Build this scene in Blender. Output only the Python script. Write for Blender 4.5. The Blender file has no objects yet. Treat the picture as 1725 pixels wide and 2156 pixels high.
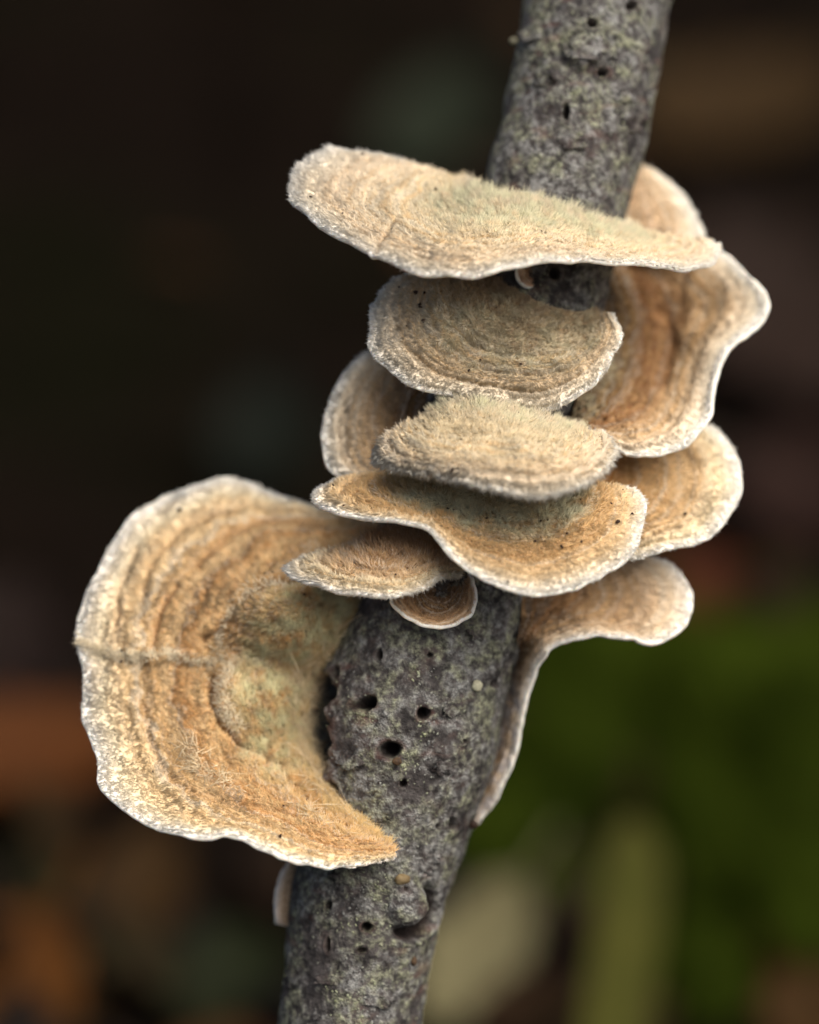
import bpy, math, time
import numpy as np
from mathutils import Vector

T0 = time.time()
sc = bpy.context.scene
COL = sc.collection
RNG = np.random.default_rng(7)

# ------------------------------------------------------------------ units and view
# the subject is measured in steps of 0.0557 mm (K metres each); the viewpoint looks down at PITCH
K = 5.57e-5
LENS, SENSOR = 100.0, 36.0
D = 2156.0 * LENS / SENSOR            # viewing distance in steps
PITCH = math.radians(25)
CP, SP = math.cos(PITCH), math.sin(PITCH)
RIGHT = np.array([1.0, 0, 0]); UPV = np.array([0, SP, CP]); BACK = np.array([0, -CP, SP])
ROT = np.stack([RIGHT, UPV, BACK])    # rows; (u,v,w) @ ROT -> world axes
WUP = np.array([0.0, CP, SP])         # world up written in u,v,w
GROUND_Z = -0.215
CAM = BACK * D * K


def uvw(p):
    p = np.asarray(p, float)
    x, y, w = p[..., 0], p[..., 1], p[..., 2]
    f = 1 - w / D
    return np.stack([(x - 862.5) * f, (1078 - y) * f, w], -1)


def world(q):
    return (np.asarray(q) @ ROT) * K


cam_d = bpy.data.cameras.new("camera")
cam_d.lens = LENS; cam_d.sensor_fit = 'VERTICAL'; cam_d.sensor_height = SENSOR
cam_d.clip_start = 0.005; cam_d.clip_end = 200
cam_d.dof.use_dof = True
cam_d.dof.focus_distance = (D - 250) * K
cam_d.dof.aperture_fstop = 7.0
cam = bpy.data.objects.new("camera", cam_d); COL.objects.link(cam)
cam.location = CAM; cam.rotation_euler = (math.pi / 2 - PITCH, 0, 0)
sc.camera = cam

# ------------------------------------------------------------------ light
SUN_DIR = Vector((0.36, -0.36, 0.86)).normalized()
wd = bpy.data.worlds.new("World"); sc.world = wd; wd.use_nodes = True
nt = wd.node_tree
bg = nt.nodes["Background"]
sky = nt.nodes.new("ShaderNodeTexSky"); sky.sky_type = 'NISHITA'; sky.sun_disc = False
sky.sun_elevation = math.asin(SUN_DIR.z); sky.sun_rotation = math.atan2(SUN_DIR.x, SUN_DIR.y)
sky.air_density = 1.0; sky.dust_density = 6.0; sky.ozone_density = 0.0
nt.links.new(sky.outputs[0], bg.inputs[0]); bg.inputs[1].default_value = 0.05
sun_d = bpy.data.lights.new("sun", 'SUN'); sun_d.energy = 1.5; sun_d.angle = math.radians(65)
sun_d.color = (1.0, 0.95, 0.88)
sun = bpy.data.objects.new("sun", sun_d); COL.objects.link(sun)
sun.rotation_euler = SUN_DIR.to_track_quat('Z', 'Y').to_euler()
vs = sc.view_settings
sc.display_settings.display_device = 'sRGB'
vs.view_transform = 'Standard'; vs.look = 'None'; vs.gamma = 1.0; vs.use_curve_mapping = False
vs.exposure = 1.40
sc.cycles.use_denoising = True
sc.cycles.max_bounces = 6; sc.cycles.diffuse_bounces = 4
sc.cycles.use_adaptive_sampling = True; sc.cycles.adaptive_threshold = 0.01


# ------------------------------------------------------------------ noise
PERM = RNG.permutation(256); PERM = np.concatenate([PERM, PERM, PERM])
GRAD = RNG.normal(size=(256, 3)); GRAD /= np.linalg.norm(GRAD, axis=1)[:, None]


def perlin(p):
    p = np.asarray(p, float)
    sh = p.shape[:-1]; p = p.reshape(-1, 3)
    i = np.floor(p).astype(np.int64); f = p - i
    i &= 255
    u = f * f * f * (f * (f * 6 - 15) + 10)
    r = 0
    for dx in (0, 1):
        for dy in (0, 1):
            for dz in (0, 1):
                h = PERM[PERM[PERM[i[:, 0] + dx] + i[:, 1] + dy] + i[:, 2] + dz]
                g = GRAD[h]
                d = ((f - (dx, dy, dz)) * g).sum(1)
                wgt = (u[:, 0] if dx else 1 - u[:, 0]) * (u[:, 1] if dy else 1 - u[:, 1]) * (u[:, 2] if dz else 1 - u[:, 2])
                r = r + d * wgt
    return (r * 1.6).reshape(sh)


def fbm(p, oct=3):
    p = np.asarray(p, float); a, s, r = 1.0, 0, 0
    for o in range(oct):
        r = r + a * perlin(p * 2 ** o + 17.3 * o); s += a; a *= 0.5
    return r / s


def smooth(a, b, x):
    t = np.clip((x - a) / (b - a), 0, 1)
    return t * t * (3 - 2 * t)


def catmull(pts, n):
    """smooth curve through rows of pts (m, ...) sampled at n places"""
    pts = np.asarray(pts, float); m = len(pts)
    if m == 1: return np.repeat(pts, n, 0)
    e = np.concatenate([[2 * pts[0] - pts[1]], pts, [2 * pts[-1] - pts[-2]]])
    t = np.linspace(0, m - 1, n); i = np.minimum(t.astype(int), m - 2); f = t - i
    f = f.reshape((-1,) + (1,) * (pts.ndim - 1))
    a, b, c, d = e[i], e[i + 1], e[i + 2], e[i + 3]
    return 0.5 * (2 * b + (c - a) * f + (2 * a - 5 * b + 4 * c - d) * f ** 2 + (3 * b - a - 3 * c + d) * f ** 3)


# ------------------------------------------------------------------ mesh helpers
def mesh_from(name, verts, loops, sizes, mat, parent=None, attrs=None, smoothf=True, origin=None):
    """verts (n,3) world metres; loops flat vertex indices; sizes: corners per face"""
    me = bpy.data.meshes.new(name)
    o3 = np.zeros(3) if origin is None else np.asarray(origin, float)
    v = np.asarray(verts, np.float64) - o3
    loops = np.asarray(loops, np.int32).ravel(); sizes = np.asarray(sizes, np.int32)
    me.vertices.add(len(v)); me.vertices.foreach_set("co", v.astype(np.float32).ravel())
    me.loops.add(len(loops)); me.loops.foreach_set("vertex_index", loops)
    me.polygons.add(len(sizes))
    st = np.concatenate([[0], np.cumsum(sizes)[:-1]]).astype(np.int32)
    me.polygons.foreach_set("loop_start", st)
    me.update(calc_edges=True)
    if smoothf: me.polygons.foreach_set("use_smooth", np.ones(len(sizes), bool))
    for k, a in (attrs or {}).items():
        at = me.attributes.new(k, 'FLOAT', 'POINT'); at.data.foreach_set("value", np.asarray(a, np.float32).ravel())
    me.validate()
    if mat: me.materials.append(mat)
    o = bpy.data.objects.new(name, me); COL.objects.link(o)
    if parent is not None:
        o.parent = parent
    elif origin is not None:
        o.location = o3
    return o


def grid_loops(n, m, off=0, wrap=False, flip=False):
    i = np.arange(n - 1)[:, None]; j = np.arange(m if wrap else m - 1)[None, :]
    j2 = (j + 1) % m
    q = np.stack([i * m + j, i * m + j2, (i + 1) * m + j2, (i + 1) * m + j], -1).reshape(-1, 4) + off
    return q[:, ::-1] if flip else q


def empty(name, loc, label=None, cat=None, group=None):
    o = bpy.data.objects.new(name, None); COL.objects.link(o); o.location = loc
    o.empty_display_size = 0.005
    tag(o, label, cat, group); return o


def tag(o, label=None, cat=None, group=None, kind=None):
    if label: o['label'] = label
    if cat: o['category'] = cat
    if group: o['group'] = group
    if kind: o['kind'] = kind
    return o


# ------------------------------------------------------------------ materials
class NT:
    def __init__(s, name):
        s.m = bpy.data.materials.new(name); s.m.use_nodes = True
        s.t = s.m.node_tree; s.t.nodes.clear()

    def n(s, typ, **kw):
        nd = s.t.nodes.new("ShaderNode" + typ)
        for k, v in kw.items():
            if k.startswith("in_"):
                key = k[3:]; key = int(key) if key.isdigit() else key.replace("_", " ")
                if isinstance(v, bpy.types.NodeSocket): s.t.links.new(v, nd.inputs[key])
                else: nd.inputs[key].default_value = v
            else: setattr(nd, k, v)
        return nd

    def math(s, op, a, b=0.0, clamp=False):
        nd = s.n("Math", operation=op, use_clamp=clamp, in_0=a, in_1=b); return nd.outputs[0]

    def mix(s, f, a, b, mode='MIX'):
        nd = s.n("Mix", data_type='RGBA', blend_type=mode)
        for i, v in ((0, f), (6, a), (7, b)):
            if isinstance(v, bpy.types.NodeSocket): s.t.links.new(v, nd.inputs[i])
            else: nd.inputs[i].default_value = v if i == 0 else (*v, 1) if len(v) == 3 else v
        return nd.outputs[2]

    def ramp(s, f, stops, interp='EASE'):
        nd = s.n("ValToRGB"); cr = nd.color_ramp; cr.interpolation = interp
        while len(cr.elements) < len(stops): cr.elements.new(0.5)
        for e, (p, c) in zip(cr.elements, stops):
            e.position = p; e.color = (*c, 1) if len(c) == 3 else c
        s.t.links.new(f, nd.inputs[0]); return nd.outputs[0]

    def pos(s, scale):
        g = s.n("NewGeometry"); v = s.n("VectorMath", operation='SCALE', in_0=g.outputs['Position']); v.inputs['Scale'].default_value = scale
        return v.outputs[0]

    def noise(s, vec, scale, detail=3.0, rough=0.55):
        nd = s.n("TexNoise", in_Vector=vec, in_Scale=scale, in_Detail=detail, in_Roughness=rough); return nd.outputs[0]

    def attr(s, name):
        return s.n("Attribute", attribute_name=name).outputs['Fac']

    def out(s, bsdf):
        s.n("OutputMaterial", in_Surface=bsdf); return s.m


def srgb(r, g, b):
    f = lambda c: ((c / 255 + 0.055) / 1.055) ** 2.4 if c > 10 else c / 255 / 12.92
    return (f(r), f(g), f(b))


def fsrgb(r, g, b, e=0.60):
    return tuple(c ** e for c in srgb(r, g, b))


WHITE = (0.90, 0.87, 0.79)
CREAM = fsrgb(232, 208, 158); TAN = fsrgb(218, 180, 116); ORANGE = fsrgb(190, 122, 52); BROWN = fsrgb(150, 98, 52)
PALE = fsrgb(232, 214, 180); GREYTAN = fsrgb(192, 172, 138); RUST = fsrgb(168, 90, 34)
ALGAE = fsrgb(192, 184, 138)
STEP = 1.0 / K


def fungus_material(name, stops, algae=ALGAE, fur=False, freq=1.0, wander=0.22):
    # pigment and some painted shade by distance from the base, growth zones, blotches and green algae
    t = NT(name)
    pos = t.pos(STEP / 100.0)                                # hundreds of steps
    rad = t.attr("radial")
    wob = t.noise(pos, 2.2 * freq, 3.0)
    fine = t.noise(pos, 14.0, 3.0, 0.6)
    r = t.math('ADD', rad, t.math('MULTIPLY', t.math('SUBTRACT', wob, 0.5), t.math('MULTIPLY', t.math('SUBTRACT', 1.0, rad), wander)))
    r = t.math('ADD', r, t.math('MULTIPLY', t.math('SUBTRACT', fine, 0.5), 0.05))
    col = t.ramp(r, stops, 'LINEAR')
    # narrow growth zones
    zone = t.n("TexNoise", noise_dimensions='1D', in_W=t.math('ADD', t.math('MULTIPLY', r, 24.0), t.attr("seed")), in_Scale=1.0, in_Detail=2.5, in_Roughness=0.65).outputs[0]
    zf = t.math('MULTIPLY', t.math('MULTIPLY', t.math('SUBTRACT', zone, 0.5), 7.0, True), 0.58)
    zmask = t.ramp(rad, [(0.0, (.6,) * 3), (0.5, (1,) * 3), (0.80, (1,) * 3), (0.93, (0, 0, 0))], 'LINEAR')
    zf = t.math('MULTIPLY', zf, zmask)
    col = t.mix(zf, col, t.mix(0.62, ORANGE, TAN), 'MIX')
    zl = t.math('MULTIPLY', t.math('MULTIPLY', t.math('SUBTRACT', 0.5, zone), 7.0, True), 0.55)
    col = t.mix(t.math('MULTIPLY', zl, zmask), col, PALE)
    # blotches
    bl = t.noise(pos, 0.9, 4.0, 0.6)
    col = t.mix(t.math('MULTIPLY', t.math('MULTIPLY', t.math('SUBTRACT', bl, 0.52), 4.0, True), 0.25), col, t.mix(0.5, ORANGE, TAN))
    al = t.math('MULTIPLY', t.attr("algae"), t.math('ADD', 0.55, t.math('MULTIPLY', t.math('SUBTRACT', t.noise(pos, 3.0, 4.0), 0.47), 5.0)), True)
    col = t.mix(al, col, algae)
    col = t.mix(t.math('MULTIPLY', t.attr('groove'), 0.65), col, fsrgb(140, 78, 34))
    rnd = t.attr("strand")
    val = t.math('ADD', 0.80, t.math('MULTIPLY', rnd, 0.36))
    val = t.math('MULTIPLY', val, t.math('ADD', 0.86, t.math('MULTIPLY', fine, 0.28)))
    col = t.mix(1.0, col, t.n("CombineColor", in_0=val, in_1=val, in_2=val).outputs[0], 'MULTIPLY')
    if not fur:  # darker felt layer, also standing in for shade between the hairs
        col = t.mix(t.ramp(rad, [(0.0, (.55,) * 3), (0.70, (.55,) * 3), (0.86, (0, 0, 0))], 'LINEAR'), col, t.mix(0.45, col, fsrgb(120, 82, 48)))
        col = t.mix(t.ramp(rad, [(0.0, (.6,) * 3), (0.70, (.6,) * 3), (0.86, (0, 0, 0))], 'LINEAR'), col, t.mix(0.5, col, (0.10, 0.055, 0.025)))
    p = t.n("BsdfPrincipled", in_Base_Color=col, in_Roughness=0.85)
    p.inputs['Specular IOR Level'].default_value = 0.18
    if fur:
        tr = t.n("BsdfTranslucent", in_Color=col)
        return t.out(t.n("MixShader", in_0=0.28, in_1=p.outputs[0], in_2=tr.outputs[0]).outputs[0])
    b = t.n("Bump", in_Height=t.noise(pos, 22.0, 4.0, 0.7)); b.inputs['Strength'].default_value = 0.6; b.inputs['Distance'].default_value = 5 * K
    t.t.links.new(b.outputs[0], p.inputs['Normal'])
    return t.out(p.outputs[0])


def margin_material():
    t = NT("pale_margin")
    pos = t.pos(STEP / 100.0)
    n1 = t.noise(pos, 12.0, 4.0, 0.65)
    col = t.ramp(n1, [(0.25, (0.74, 0.66, 0.53)), (0.5, (0.82, 0.78, 0.69)), (0.8, (0.86, 0.83, 0.76))])
    p = t.n("BsdfPrincipled", in_Base_Color=col, in_Roughness=0.7); p.inputs['Specular IOR Level'].default_value = 0.25
    p.inputs['Subsurface Weight'].default_value = 0.5
    p.inputs['Subsurface Radius'].default_value = (1.0, 0.75, 0.5); p.inputs['Subsurface Scale'].default_value = 8 * K
    b = t.n("Bump", in_Height=t.noise(pos, 20.0, 4.0, 0.7)); b.inputs['Strength'].default_value = 0.3; b.inputs['Distance'].default_value = 2 * K
    t.t.links.new(b.outputs[0], p.inputs['Normal'])
    return t.out(p.outputs[0])


def pore_material():
    t = NT("pore_surface")
    pos = t.pos(STEP / 100.0)
    v = t.n("TexVoronoi", feature='F1', in_Vector=pos, in_Scale=7.0).outputs['Distance']
    n = t.noise(pos, 1.5, 3.0)
    col = t.mix(n, srgb(205, 186, 166), srgb(222, 212, 204))
    col = t.mix(t.math('MULTIPLY', t.math('SUBTRACT', 0.32, v), 2.5, True), col, srgb(150, 128, 110))
    p = t.n("BsdfPrincipled", in_Base_Color=col, in_Roughness=0.75); p.inputs['Specular IOR Level'].default_value = 0.2
    b = t.n("Bump", in_Height=v); b.inputs['Strength'].default_value = 0.7; b.inputs['Distance'].default_value = 5 * K
    t.t.links.new(b.outputs[0], p.inputs['Normal'])
    return t.out(p.outputs[0])


def bark_material():
    t = NT("lichen_bark")
    pos = t.pos(STEP / 100.0)
    big = t.noise(pos, 0.9, 4.0, 0.6); mid = t.noise(pos, 4.0, 4.0, 0.65); fine = t.noise(pos, 13.0, 4.0, 0.7)
    bark = t.mix(t.math('MULTIPLY', t.math('SUBTRACT', mid, 0.35), 3.0, True), srgb(36, 33, 32), srgb(84, 79, 77))
    bark = t.mix(t.math('MULTIPLY', t.math('SUBTRACT', t.noise(pos, 1.6, 3.0), 0.56), 6.0, True), bark, srgb(80, 68, 64))
    vor = t.n("TexVoronoi", feature='F1', in_Vector=pos, in_Scale=9.0); vor.inputs['Randomness'].default_value = 1.0
    gran = t.math('MULTIPLY', t.math('SUBTRACT', 0.62, vor.outputs['Distance']), 2.6, True)
    cover = t.math('MULTIPLY', t.math('SUBTRACT', t.math('ADD', t.math('MULTIPLY', big, 0.9), t.math('MULTIPLY', mid, 0.55)), 0.63), 7.0, True)
    lich = t.mix(t.math('MULTIPLY', t.math('SUBTRACT', t.noise(pos, 2.2, 2.0), 0.42), 5.0, True), srgb(142, 142, 138), srgb(148, 150, 124))
    wv = t.n("VectorMath", operation='ADD', in_0=pos, in_1=t.n("VectorMath", operation='SCALE', in_0=t.n("TexNoise", in_Vector=pos, in_Scale=5.0, in_Detail=4.0).outputs[1], in_Scale=0.5).outputs[0]).outputs[0]
    ve = t.n("TexVoronoi", feature='DISTANCE_TO_EDGE', in_Vector=wv, in_Scale=5.0).outputs['Distance']
    g1 = t.math('MULTIPLY', t.math('SUBTRACT', t.noise(pos, 6.5, 3.0, 0.6), 0.38), 4.0, True)
    gran = t.math('MULTIPLY', g1, t.math('ADD', 0.45, t.math('MULTIPLY', ve, 3.5), True), True)
    f = t.math('MULTIPLY', t.math('MULTIPLY', gran, cover), t.math('ADD', 0.7, t.math('MULTIPLY', fine, 0.8)), True)
    col = t.mix(f, bark, lich)
    col = t.mix(t.math('MULTIPLY', t.math('SUBTRACT', fine, 0.64), 8.0, True), col, srgb(44, 38, 36))
    col = t.mix(t.attr("rusty"), col, srgb(112, 70, 56))
    col = t.mix(t.attr("rot_shade"), col, srgb(30, 21, 16))  # decayed wood in holes, painted shade in wide hollows and crescent crack
    p = t.n("BsdfPrincipled", in_Base_Color=col, in_Roughness=0.8); p.inputs['Specular IOR Level'].default_value = 0.3
    h = t.math('ADD', t.math('MULTIPLY', gran, t.math('ADD', 0.3, cover)), t.math('MULTIPLY', fine, 1.2))
    b = t.n("Bump", in_Height=h); b.inputs['Strength'].default_value = 0.75; b.inputs['Distance'].default_value = 5 * K
    t.t.links.new(b.outputs[0], p.inputs['Normal'])
    return t.out(p.outputs[0])


def plain(name, c1, c2, scale=2.0, rough=0.7, transl=0.0, spec=0.25, step=STEP / 100):
    t = NT(name)
    pos = t.pos(step)
    n = t.noise(pos, scale, 4.0, 0.65)
    col = t.mix(t.math('MULTIPLY', t.math('SUBTRACT', n, 0.3), 2.5, True), c1, c2)
    p = t.n("BsdfPrincipled", in_Base_Color=col, in_Roughness=rough); p.inputs['Specular IOR Level'].default_value = spec
    if transl:
        tr = t.n("BsdfTranslucent", in_Color=col)
        return t.out(t.n("MixShader", in_0=transl, in_1=p.outputs[0], in_2=tr.outputs[0]).outputs[0])
    return t.out(p.outputs[0])


M_MARGIN = margin_material(); M_PORE = pore_material(); M_BARK = bark_material()
M_SPECK = plain("dark_dirt", srgb(30, 22, 18), srgb(62, 42, 30), 8.0)

# ------------------------------------------------------------------ the stick
AXIS = np.array([  # y, left, right, depth of axis
    (-420, 1180, 1490, -190), (-200, 1138, 1455, -160), (0, 1097, 1420, -130), (100, 1082, 1402, -112), (200, 1062, 1386, -95), (290, 1044, 1367, -80),
    (350, 1026, 1348, -70), (450, 1004, 1322, -52), (600, 958, 1293, -28), (750, 905, 1250, -12), (900, 860, 1203, 0),
    (1060, 815, 1162, 0), (1230, 765, 1122, 0), (1320, 730, 1108, 0), (1400, 690, 1092, 0), (1500, 648, 1066, 0), (1600, 640, 1040, 0),
    (1700, 645, 1006, 0), (1800, 628, 970, 5), (1900, 607, 938, 10), (2000, 600, 913, 14), (2156, 588, 890, 20),
    (2400, 560, 860, 30), (2800, 500, 815, 50), (3300, 430, 770, 80), (3780, 370, 720, 110), (4300, 300, 660, 130), (5400, 160, 540, 190)])
HOLES_SHADE = [  # x, y, rx, ry, depth
    (770, 1481, 24, 15, 60), (748, 1487, 12, 7, 30), (892, 1503, 15, 13, 45), (822, 1579, 25, 18, 70), (707, 1418, 9, 17, 40), (849, 1650, 8, 8, 25),
    (798, 1378, 8, 12, 30), (1247, 47, 11, 9, 28), (1270, 152, 13, 10, 34), (1192, 236, 8, 17, 30), (1330, 12, 14, 9, 25),
    (690, 1905, 8, 10, 22), (773, 1952, 13, 10, 35), (955, 1735, 8, 14, 24), (762, 2001, 10, 6, 14), (1040, 1440, 7, 6, 18), (690, 1990, 6, 16, 18),
    (850, 1868, 6, 5, 8), (1170, 575, 12, 14, 24), (905, 1380, 7, 6, 16), (980, 1560, 6, 5, 14), (925, 1740, 5, 6, 14), (652, 1560, 42, 95, 62), (690, 1680, 24, 34, 34), (664, 1455, 40, 44, 52), (740, 1720, 22, 10, 20)]  # wide hollows beside the ear-shaped bracket are added to deepen its shadow


def axis_at(y):
    return [np.interp(y, AXIS[:, 0], AXIS[:, c]) for c in (1, 2, 3)]


def build_stick():
    ys = np.concatenate([np.arange(-420, 2260, 4.4), np.arange(2262, 5390, 14.0)])
    # smooth the measured outline a little
    L, R, W = axis_at(ys)
    ker = np.hanning(31); ker /= ker.sum()
    pad = lambda a: np.convolve(np.pad(a, 15, mode='edge'), ker, 'valid')
    L, R, W = pad(L), pad(R), pad(W)
    cx, r = (L + R) / 2, (R - L) / 2
    n, m = len(ys), 250
    th = np.linspace(0, 2 * math.pi, m, endpoint=False)
    th = th - 0.55 * np.sin(2 * th) * 0 + math.pi / 2 - 0.62 * np.sin(th)         # denser on the near side
    th = np.sort(th)
    c = np.stack([cx, ys, W], -1)
    C = uvw(c)
    tan = np.gradient(C, axis=0); tan /= np.linalg.norm(tan, axis=1)[:, None]
    e1 = np.array([1.0, 0, 0]) - tan * tan[:, :1]; e1 /= np.linalg.norm(e1, axis=1)[:, None]
    e2 = np.cross(tan, e1); e2 *= np.sign(e2[:, 2:3])
    dirs = e1[:, None] * np.cos(th)[None, :, None] + e2[:, None] * np.sin(th)[None, :, None]
    slant = np.abs(tan[:, 1])
    P = C[:, None] + dirs * (r * slant)[:, None, None]
    # relief
    h = 9 * fbm(P / 170.0, 3) + 4.0 * fbm(P / 48.0 + 9, 3)
    g = fbm(P / 15.0 + 4, 3)
    h = h + 2.2 * np.abs(g) * 2 - 1.0 + 1.3 * perlin(P / 7.0)
    wr = perlin(np.stack([P[..., 0] / 90, P[..., 1] / 13, P[..., 2] / 90], -1))
    h = h - 3.0 * smooth(0.35, 0.8, wr) * smooth(-0.1, 0.3, perlin(P / 120 + 31))
    # where each point of the bark shows
    f = D / (D - P[..., 2]); sx = P[..., 0] * f + 862.5; sy = 1078 - P[..., 1] * f
    front = P[..., 2] > W[:, None] - 60
    rot_shade = np.zeros((n, m)); rusty = np.zeros((n, m))
    wob = 1 + 0.22 * perlin(P / 16.0 + 3)
    for (hx, hy, rx, ry, dp) in HOLES_SHADE:
        d = np.sqrt(((sx - hx) / rx) ** 2 + ((sy - hy) / ry) ** 2) * wob
        d[~front] = 9
        k = 1 - smooth(0.62, 1.08, d)
        h = h - dp * k + 3.5 * np.exp(-((d - 1.3) / 0.25) ** 2)
        rot_shade = np.maximum(rot_shade, 1 - smooth(0.7, 1.15, d))
        rusty = np.maximum(rusty, (0.22 if dp > 30 else 0.08) * np.exp(-((d - 1.15) / 0.22) ** 2))
    # scar of a lost twig with a crescent-shaped crack round its lower side
    ex, ey = (sx - 857) / 47, (sy - 1903) / 55
    d = np.sqrt(ex ** 2 + ey ** 2) * (1 + 0.05 * perlin(P / 20.0)); an = np.arctan2(ey, ex)
    d[~front] = 9
    h = h + 22 * (1 - smooth(0.55, 1.05, d))
    arc = np.exp(-((an - 0.75) / 1.15) ** 4)
    cr = np.exp(-((d - 1.18) / 0.21) ** 2) * arc
    h = h - 66 * cr; rot_shade = np.maximum(rot_shade, smooth(0.12, 0.45, cr))  # crack also coloured dark, as depth alone leaves it lit
    h = h + 10 * np.exp(-((d - 1.48) / 0.14) ** 2) * arc
    # thin cracks running round the twig
    for (yc, x0, x1, dp, slope) in ((1950, 590, 830, 12, 0.05), (2030, 640, 860, 7, 0.05), (1966, 700, 800, 7, -0.1), (146, 1080, 1290, 9, 0.14), (300, 1040, 1200, 6, 0.1), (262, 1290, 1390, 7, 0.1), (120, 1110, 1200, 7, 0.2), (2090, 590, 760, 8, 0.06)):
        mid = (x0 + x1) / 2
        line = sy - yc - slope * (sx - mid) - 7 * perlin(np.stack([sx / 40, sx * 0 + yc, sx * 0], -1))
        k = np.exp(-(line / 5.0) ** 2) * smooth(x0 - 10, x0 + 20, sx) * (1 - smooth(x1 - 20, x1 + 10, sx)) * front * smooth(-0.25, 0.35, perlin(P / 26.0 + 51))
        h = h - 0.6 * dp * k; rot_shade = np.maximum(rot_shade, 0.35 * k)
    # flaking bark scale high on the twig
    d = np.sqrt(((sx - 1238) / 55) ** 2 + ((sy - 108) / 33) ** 2) * wob; d[~front] = 9
    h = h + 7 * (1 - smooth(0.85, 1.05, d)) - 6 * np.exp(-((d - 1.15) / 0.12) ** 2)
    rusty = np.maximum(rusty, 0.28 * smooth(0.25, 0.6, perlin(np.stack([P[..., 0] / 60, P[..., 1] / 22, P[..., 2] / 60], -1) + 5)) * (smooth(-0.05, 0.3, perlin(P / 200 + 8))))
    P = P + dirs * h[..., None]
    base = world(C[-1])
    o = empty("fallen_stick", base, "grey lichen-crusted stick riddled with small beetle holes, fungi growing up it", "stick")
    V = world(P.reshape(-1, 3))
    lo = grid_loops(n, m, wrap=True)
    me = mesh_from("bark", V, lo, np.full(len(lo), 4), M_BARK, o, dict(rot_shade=rot_shade, rusty=rusty), origin=base)
    return o, base, P, dirs, sx, sy, front, rot_shade


STICK, STICK_BASE, SPTS, SDIR, SSX, SSY, SFRONT, SROT_SHADE = build_stick()


def stick_point(x, y):
    """front point of the bark that shows at x,y: position and outward direction"""
    d = (SSX - x) ** 2 + (SSY - y) ** 2 + (~SFRONT) * 1e9
    i = np.unravel_index(np.argmin(d), d.shape)
    return SPTS[i], SDIR[i]


# lichen granules, real little lumps all over the bark
def lump_template():
    t = (1 + 5 ** 0.5) / 2
    v = np.array([(-1, t, 0), (1, t, 0), (-1, -t, 0), (1, -t, 0), (0, -1, t), (0, 1, t), (0, -1, -t), (0, 1, -t), (t, 0, -1), (t, 0, 1), (-t, 0, -1), (-t, 0, 1)], float)
    v /= np.linalg.norm(v[0])
    f = np.array([(0, 11, 5), (0, 5, 1), (0, 1, 7), (0, 7, 10), (0, 10, 11), (1, 5, 9), (5, 11, 4), (11, 10, 2), (10, 7, 6), (7, 1, 8), (3, 9, 4), (3, 4, 2), (3, 2, 6), (3, 6, 8), (3, 8, 9), (4, 9, 5), (2, 4, 11), (6, 2, 10), (8, 6, 7), (9, 8, 1)])
    return v, f


LUMP_V, LUMP_F = lump_template()


def lumps(name, pos, nrm, size, mat, parent, origin, flat=0.55, attrs=None):
    n = len(pos)
    a = np.cross(nrm, RNG.normal(size=(n, 3))); a /= np.linalg.norm(a, axis=1)[:, None]
    b = np.cross(nrm, a)
    st = RNG.uniform(0.7, 1.4, (n, 1))
    jit = 1 + 0.25 * RNG.normal(size=(n, 12, 1))
    v = LUMP_V[None] * jit
    V = pos[:, None] + size[:, None, None] * (v[..., 0:1] * a[:, None] * st[:, None] + v[..., 1:2] * b[:, None] / st[:, None] + v[..., 2:3] * nrm[:, None] * flat)
    F = (LUMP_F[None] + (np.arange(n) * 12)[:, None, None]).reshape(-1, 3)
    at = {k: np.repeat(x, 12) for k, x in (attrs or {}).items()}
    return mesh_from(name, world(V.reshape(-1, 3)), F, np.full(len(F), 3), mat, parent, at, origin=origin)


def lichen():
    t = NT("lichen_granules")
    pos = t.pos(STEP / 100.0)
    col = t.mix(t.math('MULTIPLY', t.math('SUBTRACT', t.noise(pos, 2.2, 2.0), 0.42), 5.0, True), srgb(132, 132, 128), srgb(144, 148, 118))
    val = t.math('ADD', 0.45, t.math('MULTIPLY', t.attr("strand"), 0.75))
    col = t.mix(1.0, col, t.n("CombineColor", in_0=val, in_1=val, in_2=val).outputs[0], 'MULTIPLY')
    p = t.n("BsdfPrincipled", in_Base_Color=col, in_Roughness=0.85); p.inputs['Specular IOR Level'].default_value = 0.2
    mat = t.out(p.outputs[0])
    n, m = SSX.shape
    ok = (SFRONT & (SSY > -60) & (SSY < 2230) & (SROT_SHADE < 0.12))
    idx = np.argwhere(ok)
    cov = smooth(-0.12, 0.30, fbm(SPTS[ok] / 95.0 + 2.0, 3)) * 0.9 + 0.1
    pick = RNG.random(len(idx)) < cov ** 2 * 0.11
    idx = idx[pick]
    p = SPTS[idx[:, 0], idx[:, 1]] + RNG.normal(size=(len(idx), 3)) * 1.2
    d = SDIR[idx[:, 0], idx[:, 1]]
    o = lumps("lichen_crust", p, d, RNG.uniform(1.3, 3.0, len(idx)) * (1 + 0.5 * (RNG.random(len(idx)) < 0.1)), mat, STICK, STICK_BASE, 0.32, attrs=dict(strand=RNG.random(len(idx))))
    tag(o, kind='stuff')


lichen()

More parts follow.
